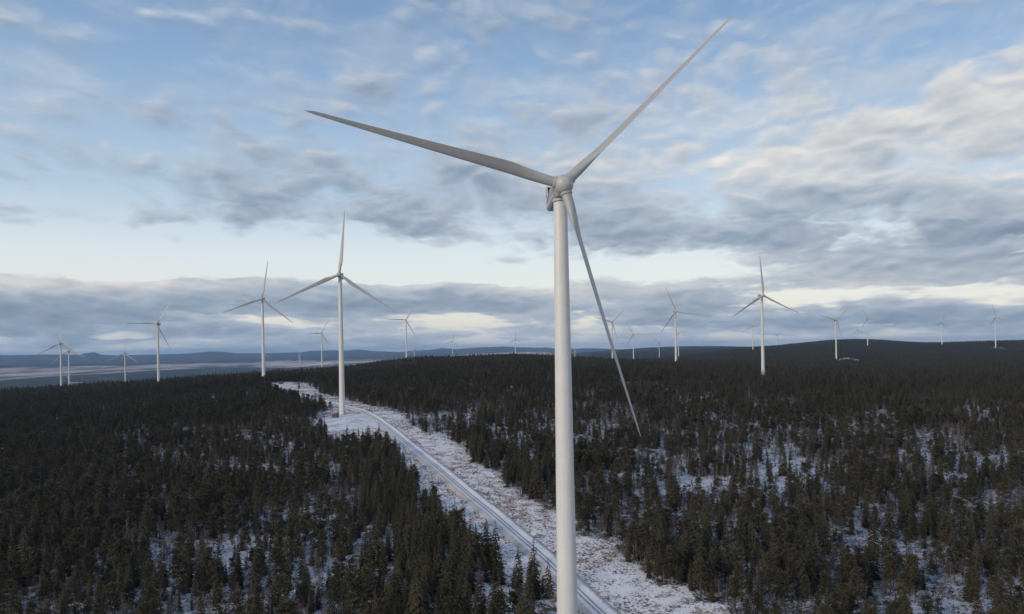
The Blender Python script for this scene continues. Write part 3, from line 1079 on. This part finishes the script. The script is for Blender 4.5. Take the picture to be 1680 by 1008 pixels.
for k, (hx, hy, D, az_, lab) in enumerate(TURB):
    u, w = ray(hx, hy)
    yaw = YAW + R_([0, 0, 2, -1, 3, 1, 0, -40, 2, 0, 1, -20, 30, 0, -10, -2, -12, -35, 0, -20, -25, 0, 25, -3, 10, -8, -3, 4, 0][k])
    hub = Vector((u * D, D, w * D))
    # tower axis lies OVER metres behind the hub
    tx = hub.x - OVER * math.sin(yaw)
    ty = hub.y + OVER * math.cos(yaw)
    zs = hub.z - OVER * math.sin(TILT) * 1.0
    gzz = float(ground(tx, ty))
    base = zs - HUBH
    if abs(gzz - base) > 0.6 and k > 0:
        base = gzz + (0.3 if k in (1, 2) else 0.0)
    T_XY.append((tx, ty))
    root = bpy.data.objects.new('wind_turbine', None)
    root.empty_display_size = 5
    root.location = (tx, ty, base)
    root.rotation_euler = (0, 0, yaw)
    link(root)
    tag(root, lab, 'wind turbine', 'wind turbines on the forest hills')
    t_o = link(bpy.data.objects.new('tower', ME_tower), root)
    top = zs - base
    t_o.scale = (1, 1, top / HUBH)
    if D < 1300:
        d_ = link(bpy.data.objects.new('door', ME_door), t_o)
        s_ = link(bpy.data.objects.new('stair', ME_stair), root)
        d_.rotation_euler = s_.rotation_euler = (0, 0, R_(60))
        cr = MB()
        cr.lathe([(4.6, -1.0), (4.6, 0.12), (4.4, 0.2), (2.9, 0.25)], 40)
        c_ = cr.build('foundation_ring', M_conc, root)
    n_o = link(bpy.data.objects.new('nacelle', ME_nac), root)
    n_o.location = (0, 0, top)
    n_o.rotation_euler = (-TILT, 0, 0)
    link(bpy.data.objects.new('cooler_frame', ME_cool), n_o)
    if D < 2000:
        link(bpy.data.objects.new('radiator', ME_core), n_o)
        for vmesh in ME_vent:
            link(bpy.data.objects.new('vent', vmesh), n_o)
        for mm in ME_mast:
            link(bpy.data.objects.new('wind_sensor', mm), n_o)
    h_o = link(bpy.data.objects.new('spinner', ME_hub), root)
    hl = (0, -OVER * math.cos(TILT), top + OVER * math.sin(TILT))
    h_o.location = hl
    h_o.rotation_euler = (-TILT, 0, 0)
    for j in range(3):
        b_o = link(bpy.data.objects.new('blade', ME_bl_f if k == 0 else ME_bl), root)
        b_o.location = hl
        # clockwise as seen from the front (camera side)
        b_o.rotation_mode = 'QUATERNION'
        ang = R_(az_) + j * 2 * math.pi / 3
        b_o.rotation_quaternion = (Matrix.Rotation(-TILT, 3, 'X') @ Matrix.Rotation(ang, 3, 'Y')).to_quaternion()


# ------------------------------------------------------------------ red transformer sheds
def shed(px, py, w, dpt, h, rz, label):
    x, y, z = on_ground(px, py)
    r = bpy.data.objects.new('transformer_shed', None)
    r.location = (x, y, z + 0.35)
    r.rotation_euler = (0, 0, rz)
    link(r)
    tag(r, label, 'shed', 'red transformer sheds')
    mb = MB()
    mb.box((0, 0, h / 2), (w, dpt, h), 0.05)
    nb = int(w / 0.4)
    for i in range(nb):
        for s in (-1, 1):
            mb.box((-w / 2 + 0.2 + i * (w - 0.4) / (nb - 1), s * (dpt / 2 + 0.012), h / 2), (0.08, 0.05, h - 0.1))
    mb.build('wall', M_red, r)
    mb = MB()
    mb.box((0, 0, -0.2), (w + 0.3, dpt + 0.3, 0.6))
    mb.build('plinth', M_conc, r)
    mb = MB()
    mb.rings([[(-w / 2 - 0.25, yy, h - 0.02), (w / 2 + 0.25, yy, h - 0.02), (w / 2 + 0.25, yy, h + 0.12), (0, yy, h + 0.75), (-w / 2 - 0.25, yy, h + 0.12)]
              for yy in (-dpt / 2 - 0.25, dpt / 2 + 0.25)])
    mb.build('roof', M_roof, r)
    for sx in (-0.25, 0.25):
        mb = MB()
        mb.box((sx * w, -dpt / 2 - 0.05, 1.1), (0.2 * w, 0.08, 2.1))
        dd = mb.build('door', M_roof, r)
        mb = MB()
        mb.box((sx * w + 0.1 * w * (-1 if sx > 0 else 1) * 0.8, -dpt / 2 - 0.12, 1.1), (0.05, 0.06, 0.3))
        mb.build('handle', M_steel, dd)
    for sy in (-1, 1):
        mb = MB()
        for i in range(5):
            mb.box((-w / 2 - 0.03, sy * dpt / 4, 1.2 + 0.14 * i), (0.06, 0.8, 0.08))
        mb.build('louvre', M_dark, r)


shed(550, 686, 5.6, 4.2, 3.3, R_(-8), 'small dark red shed on the snowy pad at the foot of the second turbine')
shed(461.5, 631, 6.4, 4.5, 3.2, R_(12), 'small red shed at the far end of the snowy road where the hill tops out')


# ------------------------------------------------------------------ trees
def leaf_tri(mb, p, dirv, L, Wd, droop, rnd):
    """a drooping frond: two bent blades of four corners"""
    d_ = Vector(dirv).normalized()
    side = d_.cross(Vector((0, 0, 1))).normalized() * Wd
    p = Vector(p)
    p1 = p + d_ * L * 0.55 + Vector((0, 0, -droop * L * 0.35))
    p2 = p + d_ * L + Vector((0, 0, -droop * L))
    lo = Vector((0, 0, -Wd * 0.55))
    V = [p, p1 + side + lo, p2, p1 - side + lo, p1]
    mb.add(V, [(0, 1, 4), (1, 2, 4), (2, 3, 4), (3, 0, 4)])


def make_spruce(seed, H=15.0, whorls=24, per=8, wid=0.165, low=0.04, gappy=0.1):
    r = random.Random(seed)
    cr, tr_ = MB(), MB()
    lean = (r.uniform(-.15, .15), r.uniform(-.15, .15))
    tr_.tube((0, 0, -1.0), (lean[0], lean[1], H * 0.97), 0.011 * H, 0.02, 6)
    Rm = H * wid
    for k in range(whorls):
        t = k / (whorls - 1)
        z = H * (low + (1 - low) * t)
        rad = Rm * (1 - t) ** 0.80 * (0.72 + 0.28 * min(1, t * 7)) + 0.16
        n = max(3, int(per * (1 - t * 0.55)))
        off = r.random() * 6.28
        for i in range(n):
            if r.random() < gappy:
                continue
            a = off + 6.283 * i / n + r.uniform(-.25, .25)
            L = rad * r.uniform(0.70, 1.22)
            leaf_tri(cr, (lean[0] * t, lean[1] * t, z + r.uniform(-.15, .15) + 0.1 * L), (math.cos(a), math.sin(a), 0.10), L,
                     0.21 * L + 0.20, r.uniform(0.25, 0.60), r)
            if L > 0.8:      # hanging twig clumps that break up the outline
                for q_ in range(2):
                    s_ = r.uniform(0.35, 0.95)
                    pp = (math.cos(a) * L * s_ + r.uniform(-.25, .25) + lean[0] * t, math.sin(a) * L * s_ + r.uniform(-.25, .25) + lean[1] * t, z - 0.35 * L * s_)
                    leaf_tri(cr, pp, (math.cos(a + r.uniform(-1, 1)), math.sin(a + r.uniform(-1, 1)), -0.2), r.uniform(.4, .75), 0.18, r.uniform(.4, 1.0), r)
    leaf_tri(cr, (lean[0], lean[1], H * 0.97), (0.2, 0, 1.0), H * 0.045, 0.08, 0, r)
    return cr, tr_


def make_pine(seed, H=12.0, clumps=46, leaves=20, wid=0.20, base=0.20):
    r = random.Random(seed)
    cr, tr_ = MB(), MB()
    b1 = (r.uniform(-.4, .4), r.uniform(-.4, .4))
    tr_.tube((0, 0, -1.0), (b1[0], b1[1], H * 0.55), 0.0125 * H, 0.008 * H, 6)
    tr_.tube((b1[0], b1[1], H * 0.55), (b1[0] * 1.3, b1[1] * 1.3, H * 0.94), 0.008 * H, 0.02, 5)
    for k in range(clumps):
        t = r.random() ** 0.85
        z = H * (base + (0.97 - base) * t)
        env = H * wid * (math.sin(math.pi * (0.16 + 0.78 * t)) ** 0.7) * (1.05 - 0.35 * t)
        a = r.random() * 6.28
        rr = env * r.uniform(0.35, 1.0)
        cx, cy = b1[0] + math.cos(a) * rr, b1[1] + math.sin(a) * rr
        tr_.tube((b1[0], b1[1], z - 0.5 * rr), (cx, cy, z), 0.055, 0.02, 3)
        cs = H * r.uniform(0.045, 0.085)
        for i in range(leaves):
            v = Vector((r.gauss(0, 1), r.gauss(0, 1), r.gauss(0, .62))).normalized() * cs * r.uniform(.3, 1.15)
            dv = (v.x + r.uniform(-.3, .3), v.y + r.uniform(-.3, .3), v.z * .6 + 0.25)
            leaf_tri(cr, (cx + v.x * .6, cy + v.y * .6, z + v.z * .7), dv, cs * r.uniform(.6, 1.05), cs * 0.27, r.uniform(-.1, .4), r)
    return cr, tr_


def make_birch(seed, H=9.0, nb=26):
    r = random.Random(seed)
    cr, tr_ = MB(), MB()
    b1 = (r.uniform(-.5, .5), r.uniform(-.5, .5))
    tr_.tube((0, 0, -0.8), (b1[0], b1[1], H * 0.62), 0.085, 0.055, 5)
    tr_.tube((b1[0], b1[1], H * 0.62), (b1[0] * 1.2, b1[1] * 1.2, H), 0.055, 0.015, 4)
    for k in range(nb):
        t = 0.22 + 0.74 * (k / nb)
        z = H * t
        a = r.random() * 6.28
        L = H * 0.26 * (1.15 - t) * r.uniform(.6, 1.2)
        s = min(1, t / .62)
        p0 = Vector((b1[0] * s, b1[1] * s, z))
        p1 = p0 + Vector((math.cos(a) * L * .7, math.sin(a) * L * .7, L * .85))
        cr.tube(p0, p1, 0.050, 0.022, 3)
        for q_ in range(4):
            f_ = r.uniform(.3, .95)
            pm = p0.lerp(p1, f_)
            a2 = a + r.uniform(-1.3, 1.3)
            l2 = L * r.uniform(.25, .5)
            pe = pm + Vector((math.cos(a2) * l2, math.sin(a2) * l2, l2 * r.uniform(.3, 1.0)))
            cr.tube(pm, pe, 0.036, 0.020, 3)
            for w_ in range(2):
                pf = pm.lerp(pe, r.uniform(.4, 1))
                cr.tube(pf, pf + Vector((r.uniform(-.4, .4), r.uniform(-.4, .4), r.uniform(.1, .5))), 0.030, 0.016, 3)
    return cr, tr_


KINDS = {
    'spruce': dict(mk=[make_spruce(1), make_spruce(2, 15, 26, 8, .140, .03, .08), make_spruce(3, 15, 22, 7, .185, .05, .16), make_spruce(4, 15, 24, 8, .155, .02, .2),
                       make_spruce(5, 15, 20, 7, .20, .03, .12), make_spruce(6, 15, 26, 7, .125, .07, .14)],
                   H=15.0, fm=M_spruce, tm=M_bark, cat='spruce tree'),
    'pine': dict(mk=[make_pine(11), make_pine(12, 12, 40, 19, .16, .26), make_pine(13, 12, 52, 18, .22, .14), make_pine(14, 12, 38, 20, .18, .32),
                     make_pine(15, 12, 46, 18, .15, .12)], H=12.0, fm=M_pine, tm=M_pbark, cat='pine tree'),
    'birch': dict(mk=[make_birch(21), make_birch(22, 9, 30), make_birch(23, 9, 22), make_birch(24, 9, 28)], H=9.0, fm=M_twig, tm=M_bbark, cat='birch tree'),
}
PROTO = bpy.data.collections.new('tree_sources')      # meshes for the scattered forest


def joined(name, cr, tr_, fm, tm):
    n0 = len(cr.F)
    mb = MB()
    mb.add(cr.V, cr.F)
    mb.add(tr_.V, tr_.F)
    return mesh_from(name, mb.V, mb.F, [fm, tm], midx=[0] * n0 + [1] * (len(mb.F) - n0))


# ---- where trees stand
def grid_points(d0, d1, spacing, jitter=0.48, th=R_(36.5)):
    xm = d1 * math.sin(th)
    xs = np.arange(-xm, xm, spacing)
    ys = np.arange(d0 * math.cos(th), d1, spacing)
    X, Y = np.meshgrid(xs, ys)
    X = X.ravel() + rng.uniform(-jitter, jitter, X.size) * spacing
    Y = Y.ravel() + rng.uniform(-jitter, jitter, Y.size) * spacing
    D = np.hypot(X, Y)
    ok = (D >= d0) & (D < d1) & (np.abs(np.arctan2(X, Y)) < th)
    return X[ok], Y[ok]


def free_of_things(X, Y, r_t=9.0):
    ok = np.ones(len(X), bool)
    for k, (tx, ty) in enumerate(T_XY):
        rr = 26.0 if k in (1, 2) else (16 if k == 0 else 14.0)
        ok &= np.hypot(X - tx, Y - ty) > rr
    return ok


# snow patches seen around far turbines and in the woods (photo row and column -> ground)
OPEN = [(x, y, rx * 1.6, ry * 1.6) for x, y, rx, ry, h in BUMPS] + [(x, y - ry * 1.6, rx * 0.9, ry * 1.4) for x, y, rx, ry, h in BUMPS]
for px, py, rx, ry in [(130, 686, 60, 26), (30, 690, 30, 14), (500, 664, 9, 14), (1500, 715, 16, 9), (1240, 700, 8, 10), (1640, 700, 12, 12)]:
    gxx, gyy, _ = on_ground(px, py, 400, 9000)
    OPEN.append((gxx, gyy, rx, ry))


def in_open(X, Y):
    m_ = np.zeros(len(X), bool)
    for gx_, gy_, rx, ry in OPEN:
        m_ |= ((X - gx_) / rx) ** 2 + ((Y - gy_) / ry) ** 2 < 1
    return m_


def species(X, Y):
    """0 spruce, 1 pine, 2 birch, by place"""
    px = 840 + F * X / Y
    wet = fbm(X, Y, 160, 3, 91)
    left = smoothstep(px, 820, 560)
    ps = np.clip(0.50 - 0.34 * left + (wet - 0.5) * 1.5, 0.06, 0.9)
    # the road edge on the near left carries tall spruces
    rd = road_dist(X, Y)
    near_edge = (rd < 75) & (np.hypot(X, Y) < 560) & (px < 900)
    ps = np.where(near_edge, 0.85, ps)
    pb = np.clip(0.10 + (fbm(X, Y, 90, 3, 71) - 0.5) * 1.3, 0.02, 0.3)
    pb = np.where(near_edge, 0.06, pb)
    u_ = rng.random(len(X))
    return np.where(u_ < pb, 2, np.where(u_ < pb + (1 - pb) * ps, 0, 1))


def density(X, Y):
    D = np.hypot(X, Y)
    n_ = fbm(X, Y, 24, 3, 41, 0.6)
    big = fbm(X, Y, 210, 2, 43)
    px, py = proj(X, Y, ground(X, Y))
    # thinner growth where the photo shows snow between the stems
    thin = np.exp(-((px - 470) / 150) ** 2 - ((py - 880) / 90) ** 2) * -0.08
    thin = thin + np.exp(-((px - 1420) / 240) ** 2 - ((py - 880) / 80) ** 2) * 0.12
    thin = thin + 0.10 * smoothstep(px, 940, 1040) * smoothstep(py, 640, 680) + 0.05 * smoothstep(D, 900, 500)
    thin = thin + np.exp(-((px - 800) / 200) ** 2 - ((py - 700) / 60) ** 2) * 0.34
    p_ = 0.43 + (n_ - 0.5) * 1.9 + (big - 0.5) * 0.3 - thin
    p_ = p_ + 0.20 * smoothstep(D, 800, 1400) + 0.5 * np.exp(-((px - 1060) / 80) ** 2 - ((py - 930) / 60) ** 2)
    p_ = p_ + 0.10 * smoothstep(px, 420, 150)
    p_ = p_ + 0.40 * ((road_dist(X, Y) < 60) & (px < 900) & (D < 620))
    return np.clip(p_, 0.13, 1.0)


X, Y = grid_points(205, 1500, 4.6)
keep = rng.random(len(X)) < density(X, Y)
keep &= ~clear_mask(X, Y) & free_of_things(X, Y) & ~in_open(X, Y)
X, Y = X[keep], Y[keep]
rd = road_dist(X, Y)
ok = rd > 9
X, Y, rd = X[ok], Y[ok], rd[ok]
ok = ~((np.hypot(X, Y) < 275) & (X > 5) & (X < 62))
X, Y, rd = X[ok], Y[ok], rd[ok]
# singles on the verge, with their own places
ONES = [(490.5, 638, 'spruce', 13, 'small lone spruce in the snowy clearing near the far end of the road'),
        (542, 681, 'pine', 13, 'dark tree beside the red shed at the left of the second turbine'),
        (533, 678, 'pine', 11, 'bushy dark tree second to the left of the red shed on the pad'),
        (499, 664, 'spruce', 14, 'pointed spruce beside a small snowy gap left of the second turbine'),
        (773, 934, 'spruce', 23, 'tallest pointed spruce left of the road, its tip touching the snowy track'),
        (1064, 950, 'spruce', 12, 'slender young spruce foremost at the clearing edge right of the nearest tower'),
        (1031, 922, 'spruce', 13, 'bushy spruce at the corner of the clearing right of the nearest tower'),
        (603, 728, 'spruce', 15, 'spruce whose tip stands alone against the snow where the pad meets the road'),
        (622, 722, 'spruce', 15, 'roadside spruce whose tip overlaps the road just past the pad'),
        (957, 866, 'pine', 10, 'low dark tree at the clearing edge directly right of the nearest tower')]
sp = species(X, Y)
n_main = len(X)
Xb, Yb = grid_points(215, 1050, 3.9)
nb_ = fbm(Xb, Yb, 55, 3, 71)
kb = (rng.random(len(Xb)) < np.clip(0.52 + (nb_ - 0.5) * 2.2, 0.08, 0.92)) & ~clear_mask(Xb, Yb) & free_of_things(Xb, Yb) & ~in_open(Xb, Yb)
Xb, Yb = Xb[kb], Yb[kb]
rb = road_dist(Xb, Yb)
kb = (rb > 9) & ~((np.hypot(Xb, Yb) < 275) & (Xb > 5) & (Xb < 62))
Xb, Yb, rb = Xb[kb], Yb[kb], rb[kb]
ub = rng.random(len(Xb))
X, Y, rd = np.concatenate([X, Xb]), np.concatenate([Y, Yb]), np.concatenate([rd, rb])
sp = np.concatenate([sp, np.where(ub < 0.72, 2, np.where(ub < 0.86, 0, 1))])
D = np.hypot(X, Y)
px_, _ = proj(X, Y, ground(X, Y))
Hh = np.where(sp == 0, rng.normal(15.6, 4.0, len(X)), np.where(sp == 1, rng.normal(13.4, 2.2, len(X)), rng.normal(8.0, 1.8, len(X))))
Hh = Hh * (0.86 + 0.28 * fbm(X, Y, 60, 2, 63)) * np.where(D > 600, 0.84, 0.93)
Hh = np.where((sp == 0) & (rng.random(len(X)) < 0.22), Hh * 0.55, Hh)
near_edge = (rd < 70) & (D < 480) & (px_ < 905)
Hh = np.where(near_edge & (sp == 0), Hh * 1.05, Hh)
Hh = np.where((px_ > 790) & (px_ < 900) & (D < 330) & (sp == 0), Hh * 1.2, Hh)
Hh[n_main:] = np.where(sp[n_main:] == 2, Hh[n_main:] * 0.9, Hh[n_main:] * rng.uniform(0.22, 0.5, len(Hh) - n_main))
Hh = np.clip(Hh, 2.5, 23)
Zg = ground(X, Y)
var = rng.integers(0, 100, len(X))
rot = rng.uniform(0, 6.283, len(X))
wsc = rng.uniform(0.95, 1.35, len(X))
wsc = np.where(sp == 0, wsc * 0.9, wsc)
Hh = np.where((px_ < 660) & (D > 560) & (D < 760) & (rd < 60), Hh * 0.85, Hh)
names = ['spruce', 'pine', 'birch']


def zone(px, py, rdist, D):
    if px < 905:
        if rdist < 45 and D < 600:
            return 'beside the left edge of the snowy road'
        if px < 210:
            return 'in the forest at the lower left corner'
        if px < 430:
            return 'in the snowy wood between left corner and road'
        if px < 640:
            return 'in the open snowy gap left of the road'
        return 'in the wood left of the nearest tower'
    if rdist < 75 and D < 700:
        return 'along the right edge of the clearing'
    if px < 1180:
        return 'in the wood right of the roadside clearing'
    if px < 1420:
        return 'in the lower right forest near the clearing'
    return 'in the snowy forest at the lower right corner'


LOOK = {'spruce': 'dark green spruce', 'pine': 'olive green pine', 'birch': 'bare grey birch'}


def place_tree(kind, i, x, y, z, h, rz, ws, label, group):
    K = KINDS[kind]
    crm, trm = K['parts'][i]
    root = bpy.data.objects.new(kind + '_tree', None)
    root.empty_display_size = 1
    root.location = (x, y, z)
    root.rotation_euler = (0, 0, rz)
    s = h / K['H']
    root.scale = (s * ws, s * ws, s)
    link(root)
    tag(root, label, K['cat'], group)
    link(bpy.data.objects.new('crown', crm), root)
    link(bpy.data.objects.new('trunk', trm), root)


for kd, K in KINDS.items():
    K['parts'] = [(c_.mesh('crown', [K['fm']]), t_.mesh('trunk', [K['tm']])) for c_, t_ in K['mk']]
    K['col'] = bpy.data.collections.new(kd + '_sources')
    for i, (c_, t_) in enumerate(K['mk']):
        K['col'].objects.link(bpy.data.objects.new('%s_source_%02d' % (kd, i), joined(kd + '_mesh', c_, t_, K['fm'], K['tm'])))

for (px, py, kd, h, lab) in ONES:
    x, y, z = on_ground(px, py)
    place_tree(kd, ONES.index((px, py, kd, h, lab)) % len(KINDS[kd]['mk']), x, y, z, h, 1.3 * px, 1.0, lab, None)


def scatter_group(colname_obj, src_col):
    ng = bpy.data.node_groups.new('scatter_' + src_col.name, 'GeometryNodeTree')
    ng.interface.new_socket(name='Geometry', in_out='INPUT', socket_type='NodeSocketGeometry')
    ng.interface.new_socket(name='Geometry', in_out='OUTPUT', socket_type='NodeSocketGeometry')
    L = ng.links.new
    gi, go = ng.nodes.new('NodeGroupInput'), ng.nodes.new('NodeGroupOutput')
    ci = ng.nodes.new('GeometryNodeCollectionInfo')
    ci.inputs['Collection'].default_value = src_col
    ci.inputs['Separate Children'].default_value = True
    ci.inputs['Reset Children'].default_value = True
    ip = ng.nodes.new('GeometryNodeInstanceOnPoints')

    def na(name, typ):
        nd = ng.nodes.new('GeometryNodeInputNamedAttribute')
        nd.data_type = typ
        nd.inputs['Name'].default_value = name
        return nd.outputs['Attribute']
    L(gi.outputs[0], ip.inputs['Points'])
    L(ci.outputs[0], ip.inputs['Instance'])
    ip.inputs['Pick Instance'].default_value = True
    L(na('variant', 'INT'), ip.inputs['Instance Index'])
    L(na('turn', 'FLOAT_VECTOR'), ip.inputs['Rotation'])
    L(na('size', 'FLOAT_VECTOR'), ip.inputs['Scale'])
    L(ip.outputs[0], go.inputs[0])
    return ng


def scatter(name, label, cat, src_col, X, Y, Z, variant, turn, size):
    me = bpy.data.meshes.new(name)
    me.vertices.add(len(X))
    me.vertices.foreach_set('co', np.stack([X, Y, Z], 1).astype(np.float32).ravel())
    a = me.attributes.new('variant', 'INT', 'POINT')
    a.data.foreach_set('value', variant.astype(np.int32))
    a = me.attributes.new('turn', 'FLOAT_VECTOR', 'POINT')
    a.data.foreach_set('vector', np.stack([0 * turn, 0 * turn, turn], 1).astype(np.float32).ravel())
    a = me.attributes.new('size', 'FLOAT_VECTOR', 'POINT')
    a.data.foreach_set('vector', size.astype(np.float32).ravel())
    o_ = link(bpy.data.objects.new(name, me))
    md = o_.modifiers.new('scatter', 'NODES')
    md.node_group = scatter_group(name, src_col)
    o_['kind'] = 'stuff'
    tag(o_, label, cat)
    return o_


LIMIT = {'spruce': 285, 'pine': 290, 'birch': 200}
STUFF_LABEL = {'spruce': 'mass of dark spruces beyond the nearest ones on both sides of the road',
               'pine': 'mass of olive green pines beyond the nearest ones on both sides of the road',
               'birch': 'bare grey birches and saplings scattered between the conifers'}
_used = {}
for si, kd in enumerate(names):
    m_ = sp == si
    xs, ys, zs_, hs, vs_, rs, ws, rds, ds = (q_[m_] for q_ in (X, Y, Zg, Hh, var, rot, wsc, rd, D))
    nv = len(KINDS[kd]['mk'])
    px, py = proj(xs, ys, zs_)
    _, pt = proj(xs, ys, zs_ + hs)
    vis = (px > 5) & (px < 1675) & (pt < 975)
    score = np.where(vis, hs / ds, 0)
    order = np.argsort(-score)[:LIMIT[kd]]
    ind = np.zeros(len(xs), bool)
    ind[order] = True
    for i in order:
        zn = zone(px[i], py[i], rds[i], ds[i])
        hcut = {'spruce': (12, 17), 'pine': (12, 15), 'birch': (6.6, 8.8)}[kd]
        hw = 'short' if hs[i] < hcut[0] else 'tall' if hs[i] > hcut[1] else 'middling'
        ww = 'narrow' if ws[i] < (0.97 if kd == 'spruce' else 1.08) else 'broad' if ws[i] > (1.1 if kd == 'spruce' else 1.22) else 'regular'
        lab = '%s %s %s %s' % (hw, ww, LOOK[kd], zn)
        place_tree(kd, int(vs_[i]) % nv, float(xs[i]), float(ys[i]), float(zs_[i]), float(hs[i]), float(rs[i]), float(ws[i]), lab,
                   LOOK[kd].split()[-1] + ' trees ' + zn)
    r_ = ~ind
    s_ = hs[r_] / KINDS[kd]['H']
    scatter(kd + '_forest', STUFF_LABEL[kd], 'forest', KINDS[kd]['col'], xs[r_], ys[r_], zs_[r_], vs_[r_] % nv, rs[r_],
            np.stack([s_ * ws[r_], s_ * ws[r_], s_], 1))

# ---- far woods: squares of forest floor, each with its own small trees
def patch_mesh(seed, size, n, hmean):
    r = random.Random(seed)
    mb = MB()
    for k in range(n):
        x, y = r.uniform(-size / 2, size / 2) * 1.06, r.uniform(-size / 2, size / 2) * 1.06
        h = max(4, r.gauss(hmean, 3.0))
        w = h * r.uniform(.13, .22)
        tiers = 4
        for t in range(tiers):
            zb = h * (0.10 + 0.22 * t)
            zt = min(h, zb + h * 0.42)
            rr = w * (1 - 0.22 * t) * r.uniform(.8, 1.2)
            nn_ = 5
            o_ = r.random() * 6.28
            V = [(x + rr * r.uniform(.6, 1.3) * math.cos(o_ + 6.283 * i / nn_), y + rr * r.uniform(.6, 1.3) * math.sin(o_ + 6.283 * i / nn_), zb + r.uniform(-.4, .4)) for i in range(nn_)]
            V.append((x, y, zt))
            mb.add(V, [(i, (i + 1) % nn_, nn_) for i in range(nn_)])
        mb.add([(x - .12, y, -2), (x + .12, y, -2), (x, y, h * .5)], [(0, 1, 2)])
    return mb


PC = bpy.data.collections.new('wood_sources')
for i in range(5):
    PC.objects.link(bpy.data.objects.new('wood_source_%02d' % i, patch_mesh(100 + i, 30, 34, 12.2).mesh('wood', [M_far])))
X, Y = grid_points(1490, 3000, 25.0, 0.3)
X2, Y2 = grid_points(3000, 8200, 27.0, 0.3)
X, Y = np.concatenate([X, X2]), np.concatenate([Y, Y2])
D = np.hypot(X, Y)
px, py = proj(X, Y, ground(X, Y))
keep = ~((D > 3400) & (px < 620)) & (rng.random(len(X)) < 0.93) & ~in_open(X, Y) & ~in_poly(X, Y, CLEAR)
keep &= ~((D > 5200) & (px < 930))
for k, (tx, ty) in enumerate(T_XY):
    keep &= np.hypot(X - tx, Y - ty) > 26
X, Y = X[keep], Y[keep]
Z = ground(X, Y) - 0.5
s_ = rng.uniform(.8, 1.15, len(X))
scatter('far_woods', 'dark conifer woods covering the far slopes and the ridge beyond', 'forest', PC, X, Y, Z,
        rng.integers(0, 5, len(X)), rng.integers(0, 4, len(X)) * math.pi / 2 + rng.uniform(-.3, .3, len(X)), np.stack([s_ ** .3, s_ ** .3, s_], 1))


# ---- dry grass and heather tufts poking out of the snow along the road
def tuft(seed, n, h, w):
    r = random.Random(seed)
    mb = MB()
    for k in range(n):
        a = r.random() * 6.28
        b0 = Vector((r.uniform(-w, w), r.uniform(-w, w), -0.1))
        sd = Vector((-math.sin(a), math.cos(a), 0)) * r.uniform(.05, .10)
        tp = b0 + Vector((math.cos(a) * h * r.uniform(.2, .9), math.sin(a) * h * r.uniform(.2, .9), h * r.uniform(.5, 1.1)))
        mb.add([b0 - sd, b0 + sd, tp], [(0, 1, 2)])
    return mb


TCn = bpy.data.collections.new('tuft_sources')
for i, (n, h, w) in enumerate(((16, .45, .35), (22, .6, .5), (12, .35, .3), (26, .8, .55))):
    TCn.objects.link(bpy.data.objects.new('tuft_source_%02d' % i, tuft(200 + i, n, h, w).mesh('tuft', [M_dry if i != 3 else M_twig])))
X, Y = grid_points(235, 1300, 1.1, 0.5, R_(26))
cm = clear_mask(X, Y)
X, Y = X[cm], Y[cm]
rdt = road_dist(X, Y)
den_ = 0.30 + (fbm(X, Y, 9, 3, 5) - 0.5) * 1.5 + (fbm(X, Y, 40, 2, 15) - 0.5) * 0.6 + 0.30 * np.exp(-((rdt - 8.5) / 2.0) ** 2)
ok = (rng.random(len(X)) < np.clip(den_, 0, .9)) & (rdt > 5.4)
X, Y = X[ok], Y[ok]
s_ = rng.uniform(.45, 1.05, len(X))
scatter('dry_grass', 'brown dry grass and heather tufts sticking out of the snow beside the road', 'grass', TCn, X, Y, ground(X, Y),
        rng.integers(0, 4, len(X)), rng.uniform(0, 6.28, len(X)), np.stack([s_, s_, s_], 1))
# low undergrowth between the trees
X, Y = grid_points(215, 900, 2.7, 0.5)
ok = (~clear_mask(X, Y)) & (rng.random(len(X)) < np.clip(0.62 + (fbm(X, Y, 35, 3, 25) - .5) * 1.6, .05, .95))
X, Y = X[ok], Y[ok]
s_ = rng.uniform(.8, 2.1, len(X))
scatter('undergrowth', 'low brown heather and bare scrub between the tree trunks', 'undergrowth', TCn, X, Y, ground(X, Y),
        rng.integers(0, 4, len(X)), rng.uniform(0, 6.28, len(X)), np.stack([s_, s_, s_], 1))

# ------------------------------------------------------------------ haze over the whole land
hz = MB()
hz.box((0, 0, (215 - 330) / 2), (96000, 96000, 545))
M_haze = bpy.data.materials.new('haze_air')
M_haze.use_nodes = True
N = NT(M_haze.node_tree)
o = N.n('ShaderNodeOutputMaterial')
pv = N.n('ShaderNodeVolumePrincipled')
pv.inputs['Color'].default_value = (0.42, 0.66, 1.0, 1)
pv.inputs['Density'].default_value = 2.6e-5
pv.inputs['Anisotropy'].default_value = 0.0
N.inp(o.inputs['Volume'], pv.outputs[0])
M_haze.cycles.homogeneous_volume = True
h_ = hz.build('haze', M_haze)
h_['kind'] = 'stuff'
h_['label'] = 'thin bluish air haze over the far land'
for o_ in ROOT.objects:
    if 'label' in o_ and len(o_['label'].replace('-', ' ').split()) > 16:
        print('LONG', o_['label'])
print('trees', len(bpy.data.objects))
